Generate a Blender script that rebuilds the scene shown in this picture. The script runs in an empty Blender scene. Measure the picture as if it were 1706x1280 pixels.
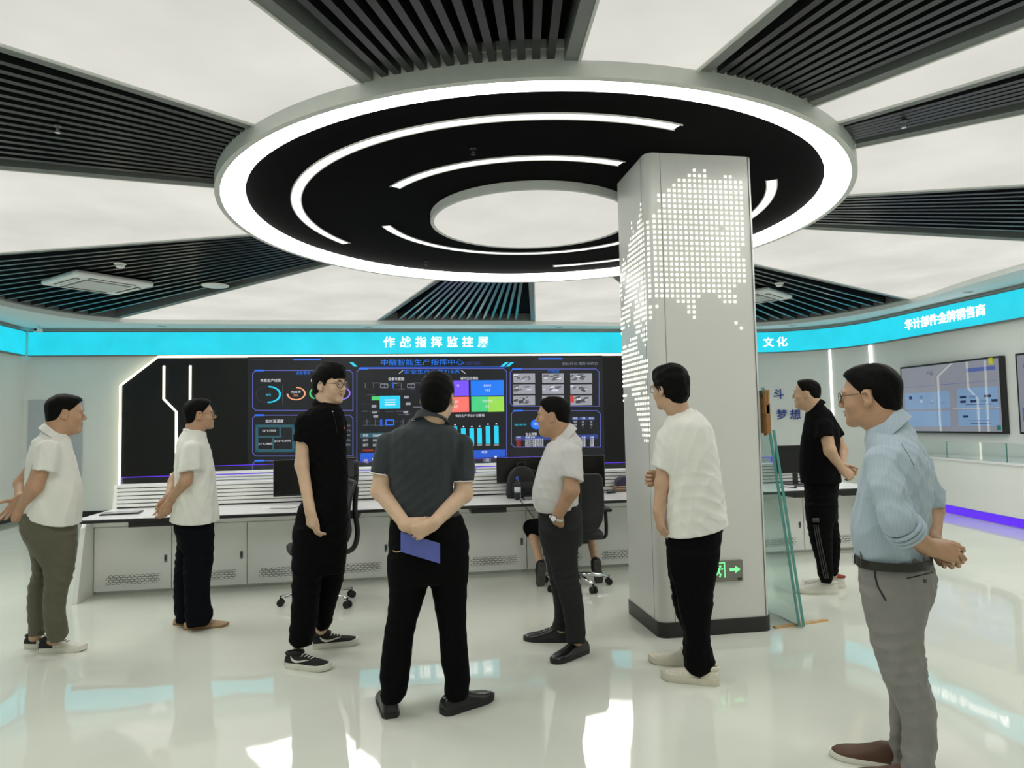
import bpy, bmesh, math, random
import numpy as np
from mathutils import Vector, Matrix, noise as mnoise

# ---------------------------------------------------------------- camera, world, exposure
scene = bpy.context.scene
COL = scene.collection
FPX, PITCH, ROLL, YAW, CAM_H = 1155.0, 0.058, -0.0205, math.radians(9.0), 1.45
IMW, IMH = 1706, 1280
_cy, _sy = math.cos(YAW), math.sin(YAW)
def _tw(v):                       # camera-heading frame -> room frame (back wall along x)
    return np.array([v[0]*_cy + v[1]*_sy, -v[0]*_sy + v[1]*_cy, v[2]])
_cp, _sp = math.cos(PITCH), math.sin(PITCH)
_cr, _sr = math.cos(ROLL), math.sin(ROLL)
_r, _u = np.array([1., 0, 0]), np.array([0, -_sp, _cp])
FWD = _tw(np.array([0, _cp, _sp])); RGT = _tw(_r*_cr + _u*_sr); UPV = _tw(-_r*_sr + _u*_cr)
HEAD = _tw(np.array([0, 1., 0])); SIDE = _tw(np.array([1., 0, 0]))
CAM = np.array([0, 0, CAM_H])
cam_data = bpy.data.cameras.new('camera')
cam_data.sensor_fit = 'HORIZONTAL'; cam_data.sensor_width = 36.0
cam_data.lens = 36.0*FPX/IMW; cam_data.clip_start = 0.05; cam_data.clip_end = 100
cam = bpy.data.objects.new('camera', cam_data); COL.objects.link(cam)
cam.matrix_world = Matrix(((RGT[0], UPV[0], -FWD[0], 0), (RGT[1], UPV[1], -FWD[1], 0),
                           (RGT[2], UPV[2], -FWD[2], CAM_H), (0, 0, 0, 1)))
scene.camera = cam
world = bpy.data.worlds.new('world'); scene.world = world; world.use_nodes = True
world.node_tree.nodes['Background'].inputs[0].default_value = (0.5, 0.55, 0.55, 1)
world.node_tree.nodes['Background'].inputs[1].default_value = 0.02
scene.view_settings.view_transform = 'Standard'; scene.view_settings.look = 'None'
scene.view_settings.exposure = 0.08; scene.view_settings.gamma = 1.0
scene.view_settings.use_curve_mapping = False
scene.cycles.max_bounces = 8; scene.cycles.diffuse_bounces = 5; scene.cycles.glossy_bounces = 5
scene.cycles.transparent_max_bounces = 12; scene.cycles.sample_clamp_indirect = 4.0
scene.cycles.use_denoising = True
PANEL_E, RING_E, STRIP_E, CENTRE_E = 0.66, 4.4, 1.3, 0.66      # strengths of the ceiling lights

AREA_W, SPOT_W = 46.0, 2.0                          # added fill: area lamp under each panel, spot in each soffit downlight
def ray(px, py): return RGT*((px-IMW/2)/FPX) - UPV*((py-IMH/2)/FPX) + FWD
def at_y(px, py, y): d = ray(px, py); return CAM + d*(y/d[1])
def at_x(px, py, x): d = ray(px, py); return CAM + d*(x/d[0])
def at_z(px, py, z): d = ray(px, py); return CAM + d*((z-CAM_H)/d[2])
def at_d(px, py, dist): d = ray(px, py); return CAM + d*(dist/float(d@HEAD))

# ---------------------------------------------------------------- materials
MATS = {}
def mat(name, col, rough=0.5, metal=0.0, emit=None, estr=1.0, noise=0.0, nscale=8.0, bump=0.0, bscale=40.0,
        trans=0.0, ior=1.5, coat=0.0, alpha=1.0, spec=0.5, sheen=0.0, sss=0.0):
    if name in MATS: return MATS[name]
    m = bpy.data.materials.new(name); m.use_nodes = True
    nt = m.node_tree; b = nt.nodes['Principled BSDF']
    c4 = (*col, 1.0)
    b.inputs['Base Color'].default_value = c4
    b.inputs['Roughness'].default_value = rough; b.inputs['Metallic'].default_value = metal
    b.inputs['IOR'].default_value = ior; b.inputs['Specular IOR Level'].default_value = spec
    if trans: b.inputs['Transmission Weight'].default_value = trans
    if coat: b.inputs['Coat Weight'].default_value = coat; b.inputs['Coat Roughness'].default_value = 0.05
    if sheen: b.inputs['Sheen Weight'].default_value = sheen
    if sss:
        b.inputs['Subsurface Weight'].default_value = sss
        b.inputs['Subsurface Radius'].default_value = (0.01, 0.004, 0.002)
    if alpha < 1: b.inputs['Alpha'].default_value = alpha
    if emit:
        b.inputs['Emission Color'].default_value = (*emit, 1); b.inputs['Emission Strength'].default_value = estr
    if noise or bump:
        tc = nt.nodes.new('ShaderNodeTexCoord')
    if noise:
        n = nt.nodes.new('ShaderNodeTexNoise'); n.inputs['Scale'].default_value = nscale; n.inputs['Detail'].default_value = 4
        nt.links.new(tc.outputs['Object'], n.inputs['Vector'])
        r = nt.nodes.new('ShaderNodeMapRange'); r.inputs['From Min'].default_value = 0.3; r.inputs['From Max'].default_value = 0.7
        r.inputs['To Min'].default_value = 1-noise; r.inputs['To Max'].default_value = 1+noise
        nt.links.new(n.outputs['Fac'], r.inputs['Value'])
        mx = nt.nodes.new('ShaderNodeVectorMath'); mx.operation = 'SCALE'
        mx.inputs[0].default_value = emit if emit else col
        nt.links.new(r.outputs['Result'], mx.inputs['Scale'])
        nt.links.new(mx.outputs['Vector'], b.inputs['Emission Color' if emit else 'Base Color'])
    if bump:
        n2 = nt.nodes.new('ShaderNodeTexNoise'); n2.inputs['Scale'].default_value = bscale; n2.inputs['Detail'].default_value = 3
        nt.links.new(tc.outputs['Object'], n2.inputs['Vector'])
        bp = nt.nodes.new('ShaderNodeBump'); bp.inputs['Strength'].default_value = bump; bp.inputs['Distance'].default_value = 0.02
        nt.links.new(n2.outputs['Fac'], bp.inputs['Height']); nt.links.new(bp.outputs['Normal'], b.inputs['Normal'])
    MATS[name] = m
    return m
def srgb(r, g, b):
    return tuple(((c/255)/12.92 if c <= 10 else ((c/255+0.055)/1.055)**2.4) for c in (r, g, b))

M = dict(
    wall=mat('wall paint', srgb(228, 231, 227), 0.55, noise=0.02, nscale=1.5),
    white=mat('white laminate', srgb(234, 235, 231), 0.3, noise=0.015, nscale=3),
    white_gloss=mat('white gloss top', srgb(236, 236, 238), 0.18, noise=0.02, nscale=6),
    column=mat('column panel', srgb(212, 213, 208), 0.25, noise=0.015, nscale=2),
    black_panel=mat('black panel', (0.006, 0.006, 0.006), 0.35, noise=0.2, nscale=3, spec=0.3),
    black_disc=mat('black ceiling board', (0.003, 0.003, 0.0033), 0.8, noise=0.2, nscale=3, spec=0.04),
    cavity=mat('black cavity paint', (0.002, 0.002, 0.002), 0.9, noise=0.2, nscale=4, spec=0.1),
    fin=mat('charcoal fin', (0.012, 0.013, 0.0145), 0.28, noise=0.1, nscale=12, spec=0.6),
    trim_grey=mat('grey metal trim', srgb(205, 208, 203), 0.45, metal=0.0, noise=0.03, nscale=10),
    trim_dark=mat('dark grey trim', srgb(112, 116, 115), 0.45, metal=0.0, noise=0.05, nscale=10),
    soffit=mat('soffit paint', srgb(232, 235, 232), 0.6, noise=0.02, nscale=2),
    base=mat('black skirting', (0.012, 0.012, 0.012), 0.35, noise=0.2, nscale=9),
    panel_e=mat('backlit ceiling membrane', (0.06, 0.06, 0.06), 0.9, emit=(1.0, 0.98, 0.90), estr=PANEL_E, noise=0.12, nscale=0.8, spec=0.05),
    centre_e=mat('backlit centre membrane', (0.06, 0.06, 0.06), 0.9, spec=0.05, emit=(1.0, 0.98, 0.90), estr=CENTRE_E, noise=0.06, nscale=1.5),
    ring_e=mat('ring diffuser', (0.8, 0.8, 0.8), 0.5, emit=(1.0, 0.985, 0.93), estr=RING_E, noise=0.03, nscale=3),
    strip_e=mat('strip diffuser', (0.8, 0.8, 0.8), 0.5, emit=(1.0, 0.98, 0.95), estr=STRIP_E, noise=0.03, nscale=3),
    neon=mat('neon tube', (0.8, 0.8, 0.8), 0.5, emit=(1.0, 0.93, 0.66), estr=3.5, noise=0.03, nscale=3),
    neon_w=mat('white line lamp', (0.8, 0.8, 0.8), 0.5, emit=(1.0, 0.98, 0.95), estr=3.0, noise=0.03, nscale=3),
    cyan=mat('cyan lightbox', (0.01, 0.05, 0.06), 0.6, emit=(0.014, 0.62, 0.78), estr=1.0, noise=0.07, nscale=2.5),
    letter=mat('white lit letters', (0.8, 0.8, 0.8), 0.5, emit=(1, 1, 1), estr=1.3, noise=0.02, nscale=3),
    letter_blue=mat('blue letters', srgb(24, 60, 150), 0.4, noise=0.05, nscale=9),
    purple=mat('purple led', (0.1, 0.02, 0.4), 0.4, emit=(0.075, 0.012, 0.72), estr=.9, noise=0.1, nscale=5),
    dot=mat('lit map dot', (0.8, 0.8, 0.7), 0.5, emit=(1.0, 0.97, 0.86), estr=1.1, noise=0.05, nscale=30),
    black_plastic=mat('black plastic', (0.012, 0.012, 0.013), 0.4, noise=0.15, nscale=15),
    black_rubber=mat('black rubber', (0.01, 0.01, 0.01), 0.7, noise=0.2, nscale=15),
    black_screen=mat('switched off screen', (0.008, 0.008, 0.008), 0.22, noise=0.1, nscale=3),
    chrome=mat('polished chrome', (0.75, 0.76, 0.77), 0.15, metal=1.0, noise=0.03, nscale=10),
    grey_plastic=mat('grey plastic', srgb(120, 124, 124), 0.45, noise=0.05, nscale=12),
    mesh_black=mat('black chair mesh', (0.014, 0.015, 0.016), 0.75, noise=0.4, nscale=160),
    glass=mat('clear glass', (0.86, 0.96, 0.94), 0.02, trans=1.0, ior=1.45, noise=0.01, nscale=2),
    acrylic=mat('clear acrylic', (0.93, 0.95, 1.0), 0.05, trans=1.0, ior=1.3, noise=0.01, nscale=2),
    glass_edge=mat('green glass edge', srgb(84, 150, 142), 0.1, noise=0.06, nscale=3),
    cardboard=mat('brown cardboard', srgb(150, 108, 62), 0.8, noise=0.12, nscale=20, bump=0.2),
    wood=mat('pale pine', srgb(206, 172, 122), 0.6, noise=0.12, nscale=25),
    door_grey=mat('grey door', srgb(176, 183, 188), 0.4, noise=0.02, nscale=3),
)
def floor_mat():
    m = bpy.data.materials.new('epoxy floor'); m.use_nodes = True
    nt = m.node_tree; b = nt.nodes['Principled BSDF']
    tc = nt.nodes.new('ShaderNodeTexCoord')
    n = nt.nodes.new('ShaderNodeTexNoise'); n.inputs['Scale'].default_value = 0.9; n.inputs['Detail'].default_value = 6
    nt.links.new(tc.outputs['Object'], n.inputs['Vector'])
    r = nt.nodes.new('ShaderNodeValToRGB')
    r.color_ramp.elements[0].position = 0.3; r.color_ramp.elements[0].color = (*srgb(214, 219, 207), 1)
    r.color_ramp.elements[1].position = 0.7; r.color_ramp.elements[1].color = (*srgb(228, 231, 220), 1)
    nt.links.new(n.outputs['Fac'], r.inputs['Fac']); nt.links.new(r.outputs['Color'], b.inputs['Base Color'])
    b.inputs['Roughness'].default_value = 0.035; b.inputs['IOR'].default_value = 1.52
    n2 = nt.nodes.new('ShaderNodeTexNoise'); n2.inputs['Scale'].default_value = 1.6; n2.inputs['Detail'].default_value = 2.5
    nt.links.new(tc.outputs['Object'], n2.inputs['Vector'])
    bp = nt.nodes.new('ShaderNodeBump'); bp.inputs['Strength'].default_value = 0.05; bp.inputs['Distance'].default_value = 0.05
    nt.links.new(n2.outputs['Fac'], bp.inputs['Height']); nt.links.new(bp.outputs['Normal'], b.inputs['Normal'])
    return m
M['floor'] = floor_mat()

# ---------------------------------------------------------------- object helpers
ORG = {}
def tag(o, label=None, cat=None, group=None, kind=None):
    if label: o['label'] = label
    if cat: o['category'] = cat
    if group: o['group'] = group
    if kind: o['kind'] = kind
    return o
def empty(name, loc, label, cat, group=None, rz=0.0):
    o = bpy.data.objects.new(name, None); COL.objects.link(o)
    o.empty_display_size = 0.1; o.location = loc; o.rotation_euler = (0, 0, rz)
    ORG[o] = np.array(loc, float)
    return tag(o, label, cat, group)
class MB:
    def __init__(self): self.v = []; self.f = []; self.mi = []
    def add(self, vs, fs, mi=0):
        k = len(self.v); self.v.extend([tuple(map(float, p)) for p in vs])
        self.f.extend([tuple(i+k for i in q) for q in fs]); self.mi.extend([mi]*len(fs)); return self
    def box(self, x0, y0, z0, x1, y1, z1, mi=0):
        return self.add([(x0,y0,z0),(x1,y0,z0),(x1,y1,z0),(x0,y1,z0),(x0,y0,z1),(x1,y0,z1),(x1,y1,z1),(x0,y1,z1)],
                        [(0,3,2,1),(4,5,6,7),(0,1,5,4),(1,2,6,5),(2,3,7,6),(3,0,4,7)], mi)
    def obox(self, c, ax, ay, az, mi=0):          # box from centre and three half vectors
        c, ax, ay, az = [np.asarray(q, float) for q in (c, ax, ay, az)]
        vs = [c+sx*ax+sy*ay+sz*az for sz in (-1,1) for sx, sy in ((-1,-1),(1,-1),(1,1),(-1,1))]
        return self.add(vs, [(0,3,2,1),(4,5,6,7),(0,1,5,4),(1,2,6,5),(2,3,7,6),(3,0,4,7)], mi)
    def prism(self, poly, z0, z1, mi=0):          # poly counter-clockwise in plan
        n = len(poly)
        vs = [(p[0], p[1], z0) for p in poly]+[(p[0], p[1], z1) for p in poly]
        return self.add(vs, [tuple(range(n))[::-1], tuple(range(n, 2*n))]+[(i, (i+1) % n, n+(i+1) % n, n+i) for i in range(n)], mi)
    def sheet(self, pts, mi=0): return self.add(pts, [tuple(range(len(pts)))], mi)
    def tube(self, pts, r, n=8, mi=0, closed=False):
        pts = [np.asarray(p, float) for p in pts]; m = len(pts)
        rs = r if hasattr(r, '__len__') else [r]*m
        vs = []; prev = None
        for i, p in enumerate(pts):
            t = pts[min(i+1, m-1)]-pts[max(i-1, 0)] if not closed else pts[(i+1) % m]-pts[i-1]
            t = t/(np.linalg.norm(t)+1e-9)
            if prev is None:
                a = np.cross(t, [0, 0, 1.]); a = np.cross(t, [1., 0, 0]) if np.linalg.norm(a) < 1e-3 else a
            else: a = prev-t*(prev@t)
            a = a/(np.linalg.norm(a)+1e-9); prev = a; b = np.cross(t, a)
            for k in range(n):
                w = 2*math.pi*k/n; vs.append(p+rs[i]*(math.cos(w)*a+math.sin(w)*b))
        fs = []
        for i in range(m if closed else m-1):
            j = (i+1) % m
            for k in range(n): fs.append((i*n+k, i*n+(k+1) % n, j*n+(k+1) % n, j*n+k))
        if not closed: fs += [tuple(range(n))[::-1], tuple((m-1)*n+k for k in range(n))]
        return self.add(vs, fs, mi)
    def lathe(self, prof, c=(0, 0, 0), n=32, mi=0, axis='z'):    # prof: (r, h) list
        vs = []; m = len(prof)
        for rr, hh in prof:
            for k in range(n):
                w = 2*math.pi*k/n
                q = (rr*math.cos(w), rr*math.sin(w), hh) if axis == 'z' else ((rr*math.cos(w), hh, rr*math.sin(w)) if axis == 'y' else (hh, rr*math.cos(w), rr*math.sin(w)))
                vs.append((c[0]+q[0], c[1]+q[1], c[2]+q[2]))
        fs = []
        for i in range(m-1):
            for k in range(n): fs.append((i*n+k, i*n+(k+1) % n, (i+1)*n+(k+1) % n, (i+1)*n+k))
        fs += [tuple(range(n))[::-1], tuple((m-1)*n+k for k in range(n))]
        return self.add(vs, fs, mi)
    def annulus(self, c, r0, r1, a0, a1, z0, z1, n=48, mi=0):    # solid ring segment (angles in degrees)
        full = abs(a1-a0) >= 359.9; k = n if full else n+1
        vs = []
        for i in range(k):
            w = math.radians(a0+(a1-a0)*i/n); cs, sn = math.cos(w), math.sin(w)
            vs += [(c[0]+r0*cs, c[1]+r0*sn, z0), (c[0]+r1*cs, c[1]+r1*sn, z0), (c[0]+r1*cs, c[1]+r1*sn, z1), (c[0]+r0*cs, c[1]+r0*sn, z1)]
        fs = []
        for i in range(n):
            a, b = 4*i, 4*((i+1) % k)
            for q in range(4): fs.append((a+q, a+(q+1) % 4, b+(q+1) % 4, b+q))
        if not full: fs += [(0, 3, 2, 1), (4*n, 4*n+1, 4*n+2, 4*n+3)]
        return self.add(vs, fs, mi)
    def build(self, name, mats, parent=None, smooth=False, bevel=0.0, local=False, autosmooth=None):
        vs = np.array(self.v, float); mats = mats if isinstance(mats, (list, tuple)) else [mats]
        if parent is None:
            org = np.array([(vs[:, 0].min()+vs[:, 0].max())/2, (vs[:, 1].min()+vs[:, 1].max())/2, vs[:, 2].min()])
        else: org = ORG.get(parent, np.zeros(3)) if not local else np.zeros(3)
        me = bpy.data.meshes.new(name); me.from_pydata((vs-org).tolist(), [], self.f)
        for q in mats: me.materials.append(q)
        if len(mats) > 1: me.polygons.foreach_set('material_index', self.mi)
        bm = bmesh.new(); bm.from_mesh(me); bmesh.ops.recalc_face_normals(bm, faces=bm.faces); bm.to_mesh(me); bm.free()
        if smooth: me.shade_smooth()
        me.update()
        o = bpy.data.objects.new(name, me); COL.objects.link(o)
        if parent is None: o.location = org; ORG[o] = org
        else: o.parent = parent; ORG[o] = org
        if smooth and autosmooth:
            md = o.modifiers.new('edges', 'EDGE_SPLIT'); md.split_angle = math.radians(autosmooth)
        if bevel:
            md = o.modifiers.new('bevel', 'BEVEL'); md.width = bevel; md.segments = 2; md.limit_method = 'ANGLE'
        return o
def catmull(pts, n=8):
    pts = [np.asarray(p, float) for p in pts]; out = []
    for i in range(len(pts)-1):
        p0 = pts[max(i-1, 0)]; p1 = pts[i]; p2 = pts[i+1]; p3 = pts[min(i+2, len(pts)-1)]
        for k in range(n):
            t = k/n
            out.append(0.5*((2*p1)+(-p0+p2)*t+(2*p0-5*p1+4*p2-p3)*t*t+(-p0+3*p1-3*p2+p3)*t**3))
    out.append(pts[-1]); return out
def text_geo(body, size, bold=0.0, depth=0.0, align='CENTER', spacing=1.0):
    cu = bpy.data.curves.new('lettering', 'FONT'); cu.body = body; cu.size = size; cu.offset = bold
    cu.extrude = depth; cu.align_x = align; cu.align_y = 'CENTER'; cu.space_character = spacing; cu.resolution_u = 3
    o = bpy.data.objects.new('lettering', cu); COL.objects.link(o)
    me = bpy.data.meshes.new_from_object(o.evaluated_get(bpy.context.evaluated_depsgraph_get()))
    bpy.data.objects.remove(o); bpy.data.curves.remove(cu)
    vs = np.array([v.co[:] for v in me.vertices]).reshape(-1, 3); fs = [tuple(p.vertices) for p in me.polygons]
    bpy.data.meshes.remove(me)
    return vs, fs
def add_text(mb, body, size, origin, ex, ey, mi=0, bold=0.0, depth=0.0, align='CENTER', spacing=1.0, width=None, height=None):
    vs, fs = text_geo(body, size, bold, depth, align, spacing)
    if len(vs) == 0: return
    if width or height:
        mn, mx = vs.min(0), vs.max(0); c = (mn+mx)/2; s = mx-mn
        if width: vs[:, 0] = (vs[:, 0]-c[0])*width/s[0]
        if height: vs[:, 1] = (vs[:, 1]-c[1])*height/s[1]
    ex, ey, origin = [np.asarray(q, float) for q in (ex, ey, origin)]; ez = np.cross(ex, ey)
    mb.add(origin+vs[:, :1]*ex+vs[:, 1:2]*ey+vs[:, 2:]*ez, fs, mi)
def copy_tree(o, parent=None):
    c = o.copy(); COL.objects.link(c); ORG[c] = ORG.get(o, np.zeros(3))
    if parent is not None: c.parent = parent
    for ch in list(o.children): copy_tree(ch, c)
    return c
# ---------------------------------------------------------------- room shell
ZB, ZC, ZR = 3.32, 3.343, 3.26           # black disc, slat and panel ceiling, bottom of the ring lamp
DC = np.array([1.166, 6.03])             # centre of the round ceiling lamp
XL, YB, YF = -6.45, 13.10, -1.6
WALLC = catmull([(7.2, 13.1), (7.62, 12.98), (8.08, 12.66), (8.44, 12.2), (8.62, 11.65), (8.67, 10.8)], 6)
WALLC = [tuple(p) for p in WALLC]
def struct(name, mb, m, **k): return tag(mb.build(name, m, **k), kind='structure')
mb = MB(); mb.box(XL-.2, YF-.2, -.1, 9.0, YB+.2, 0); struct('floor', mb, M['floor'])
mb = MB(); mb.box(XL-.2, YF-.2, 3.62, 9.0, YB+.2, 3.75); struct('ceiling', mb, M['cavity'])
mb = MB(); mb.box(XL-.2, YB, 0, 7.2, YB+.2, 3.62); struct('wall_back', mb, M['wall'])
mb = MB(); mb.box(XL-.2, YF-.2, 0, XL, YB, 3.62); struct('wall_left', mb, M['wall'])
mb = MB(); mb.box(XL, YF-.2, 0, 8.87, YF, 3.62); struct('wall_front', mb, M['wall'])
mb = MB()
outer = WALLC+[(8.67, YF)]
def offset(poly, d):
    out = []
    for i, p in enumerate(poly):
        a = np.array(poly[max(i-1, 0)]); b = np.array(poly[min(i+1, len(poly)-1)]); t = (b-a)/np.linalg.norm(b-a)
        out.append(tuple(np.array(p)+d*np.array([t[1], -t[0]])))
    return out
def ribbon(mb, poly, d0, d1, z0, z1, mi=0):
    A, B = offset(poly, d0), offset(poly, d1); n = len(poly)
    vs = [(x, y, z0) for x, y in A]+[(x, y, z0) for x, y in B]+[(x, y, z1) for x, y in A]+[(x, y, z1) for x, y in B]
    fs = []
    for i in range(n-1):
        fs += [(i, i+1, n+i+1, n+i), (2*n+i, 2*n+i+1, 3*n+i+1, 3*n+i), (i, i+1, 2*n+i+1, 2*n+i), (n+i, n+i+1, 3*n+i+1, 3*n+i)]
    fs += [(0, n, 3*n, 2*n), (n-1, 2*n-1, 4*n-1, 3*n-1)]
    mb.add(vs, fs, mi)
ribbon(mb, outer, 0, -.2, 0, 3.62); struct('wall_right', mb, M['wall'], smooth=True, autosmooth=30)
mb = MB(); mb.box(XL, YF, 0, XL+.015, YB, .1); struct('baseboard_left', mb, M['base'])
mb = MB(); mb.box(XL+.015, YB-.015, 0, 7.2, YB, .1); struct('baseboard_back', mb, M['base'])
mb = MB(); mb.box(-6.36, YB-.03, 0, -5.5, YB-.0, 2.03); d = struct('door_1', mb, M['door_grey'])
mb = MB(); mb.tube([(-5.62, YB-.035, .98), (-5.62, YB-.08, .98), (-5.74, YB-.08, .98)], .011); mb.build('door_handle', M['chrome'], d)

# ceiling edge (where slats and lit panels end), curb and soffit
EDGE = [(-5.58, -0.6), (-5.6, 4), (-5.6, 9.6), (-5.56, 10.7), (-5.4, 11.35), (-5.05, 12.0), (-4.5, 12.36), (-3.6, 12.45), (-1, 12.45), (2.4, 12.48),
        (4.2, 12.62), (6.2, 12.66), (7.1, 12.5), (7.62, 12.0), (7.95, 11.3), (8.1, 10.5), (8.12, 9.8), (8.0, 9.2), (7.87, 8.6), (7.78, 7.9), (7.72, 7.0),
        (7.7, 4), (7.7, -0.6), (6.5, -1.0), (-4.6, -1.0)]
_e = catmull(EDGE+[EDGE[0]], 6)
_ang = np.array([math.atan2(p[1]-DC[1], p[0]-DC[0]) for p in _e]); _rad = np.array([math.hypot(p[0]-DC[0], p[1]-DC[1]) for p in _e])
_o = np.argsort(_ang); _ang, _rad = _ang[_o], _rad[_o]
def r_edge(deg):
    w = (math.radians(deg)+math.pi) % (2*math.pi)-math.pi
    return float(np.interp(w, _ang, _rad, period=2*math.pi))
def pol(r, deg): w = math.radians(deg); return (DC[0]+r*math.cos(w), DC[1]+r*math.sin(w))
degs = np.arange(0, 360, 2.0)
mb = MB(); n = len(degs)                       # soffit: edge to wall line, plus the upright curb
rim = [pol(r_edge(a), a) for a in degs]
def to_wall(a):
    c, s = math.cos(math.radians(a)), math.sin(math.radians(a)); t = 99
    if c > 1e-6: t = min(t, (8.95-DC[0])/c)
    if c < -1e-6: t = min(t, (XL-.1-DC[0])/c)
    if s > 1e-6: t = min(t, (YB+.1-DC[1])/s)
    if s < -1e-6: t = min(t, (YF-.1-DC[1])/s)
    return (DC[0]+t*c, DC[1]+t*s)
# sample corners too
degs2 = sorted(set(list(degs)+[math.degrees(math.atan2(y-DC[1], x-DC[0])) % 360 for x in (8.95, XL-.1) for y in (YB+.1, YF-.1)]))
n = len(degs2); rim = [pol(r_edge(a), a) for a in degs2]; far = [to_wall(a) for a in degs2]
vs = [(x, y, 3.27) for x, y in rim]+[(x, y, 3.27) for x, y in far]+[(x, y, 3.42) for x, y in rim]+[(x, y, 3.42) for x, y in far]
fs = []
for i in range(n):
    j = (i+1) % n
    fs += [(i, j, n+j, n+i), (i, 2*n+i, 2*n+j, j), (2*n+i, 3*n+i, 3*n+j, 2*n+j), (n+i, n+j, 3*n+j, 3*n+i)]
mb.add(vs, fs); tag(mb.build('trim_1', M['soffit'], smooth=True, autosmooth=40), kind='structure')

# slat sectors and backlit sectors of the ceiling
SLATS = [(-121.3, -95.3, 13, 'over the top edge of the picture, behind the round lamp rim nearest the camera', 'nearest'),
         (-170.1, -141.8, 15, '', ''), (132.8, 160.8, 15, '', ''), (78.95, 103.9, 15, '', ''), (29.7, 58.8, 15, '', ''),
         (-16, 4.8, 10, '', ''), (-52, -40.7, 6, '', ''), (-80.4, -60, 11, '', '')]
SLAB = ['black slatted ceiling wedge at the top centre of the picture, left of a narrow lit wedge',
        'black slatted ceiling wedge at the upper left of the picture, with one small sprinkler',
        'black slatted ceiling wedge at the lower left holding the square air conditioner and the round speaker',
        'black slatted ceiling wedge straight behind the round lamp, above the video wall',
        'black slatted ceiling wedge right of the dotted column holding the far air conditioner',
        'black slatted ceiling wedge at the right, level with the lower rim of the round lamp',
        'narrowest black slatted ceiling wedge, at the right with a small sprinkler',
        'black slatted ceiling wedge reaching the upper right corner of the picture']
R_IN = 2.66
for (a0, a1, nf, _, _), lab in zip(SLATS, SLAB):
    am = (a0+a1)/2; bx, by = pol(4.5, am)
    t = empty('slatted_ceiling_panel', (bx, by, ZC), lab, 'ceiling panel', 'black slatted wedges of the ceiling')
    mb = MB(); st = np.linspace(a0, a1, 9)
    mb.prism([pol(R_IN-.1, a) for a in st]+[pol(r_edge(a)+.02, a) for a in st[::-1]], 3.47, 3.5); mb.build('backing', M['cavity'], t)
    mb = MB(); inset = math.degrees(0.12/R_IN)
    for a in np.linspace(a0+inset+.5, a1-inset-.5, nf):
        w = math.radians(a); u = np.array([math.cos(w), math.sin(w), 0]); v = np.array([-u[1], u[0], 0])
        r0, r1 = R_IN-.04, r_edge(a)-.10; c = np.array([*pol((r0+r1)/2, a), ZC+.055])
        mb.obox(c, u*(r1-r0)/2, v*.021, np.array([0, 0, .05]))
    mb.build('slats', M['fin'], t)
    mb = MB()
    for a, sg in ((a0, 1), (a1, -1)):
        w = math.radians(a); u = np.array([math.cos(w), math.sin(w), 0]); v = np.array([-u[1], u[0], 0])*sg
        r0, r1 = R_IN-.03, r_edge(a)+.01; c = np.array([*pol((r0+r1)/2, a), ZC+.07])+v*.035
        mb.obox(c, u*(r1-r0)/2, v*.035, np.array([0, 0, .075]))
    aa = np.linspace(a0, a1, 9)
    mb.prism([pol(r_edge(a)-.09, a) for a in aa]+[pol(r_edge(a)+.01, a) for a in aa[::-1]], ZC-.002, ZC+.13)
    mb.build('edge_frame', M['trim_dark'], t)
LIT = []
for k in range(8):
    a0 = sorted([s[1] for s in SLATS])[k]
    a1 = min([s[0] if s[0] > a0 else s[0]+360 for s in SLATS]); LIT.append((a0, a1))
LLAB = {-141.8: 'large backlit white ceiling wedge filling the upper left corner of the picture',
        -95.3: 'backlit white ceiling wedge at the top of the picture, right of the top centre slats',
        -60: 'slim backlit white ceiling wedge at the upper right, between two slatted wedges',
        -40.7: 'backlit white ceiling wedge at the right edge above the middle slats, right of the ring rim',
        4.8: 'large backlit white ceiling wedge at the lower right, above the turquoise band',
        58.8: 'backlit white ceiling wedge just left of the dotted column, above the video wall',
        103.9: 'backlit white ceiling wedge above the left part of the video wall',
        160.8: 'backlit white ceiling wedge at the left edge, between two slatted wedges'}
for a0, a1 in LIT:
    am = (a0+a1)/2; t = empty('backlit_ceiling_panel', (*pol(4.5, am), ZC), LLAB[a0], 'ceiling light', 'backlit white wedges of the ceiling')
    mb = MB(); aa = np.linspace(a0+.0, a1-.0, 11)
    mb.prism([pol(R_IN-.05, a) for a in aa]+[pol(r_edge(a)+.0, a) for a in aa[::-1]], ZC, ZC+.03); mb.build('membrane', M['panel_e'], t)
    mb = MB()
    for a, sg in ((a0, 1), (a1, -1)):
        w = math.radians(a); u = np.array([math.cos(w), math.sin(w), 0]); v = np.array([-u[1], u[0], 0])*sg
        r0, r1 = R_IN-.05, r_edge(a); c = np.array([*pol((r0+r1)/2, a), ZC-.005])+v*.008
        mb.obox(c, u*(r1-r0)/2, v*.008, np.array([0, 0, .006]))
    mb.build('edge_bead', M['trim_grey'], t)
    ld = bpy.data.lights.new('panel_fill_lamp', 'AREA'); ld.shape = 'RECTANGLE'; ld.size = 2.9; ld.size_y = math.radians(a1-a0 if a1 > a0 else a1+360-a0)*3.1*.9; ld.energy = AREA_W*ld.size_y/1.2; ld.color = (1, .985, .93)  # unseen area lamp added under the membrane as extra room fill
    lo = bpy.data.objects.new('lamp', ld); COL.objects.link(lo); lo.parent = t; q = pol(4.75, am); lo.location = (q[0]-pol(4.5, am)[0], q[1]-pol(4.5, am)[1], -.02); lo.rotation_euler = (0, 0, math.radians(am))

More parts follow.
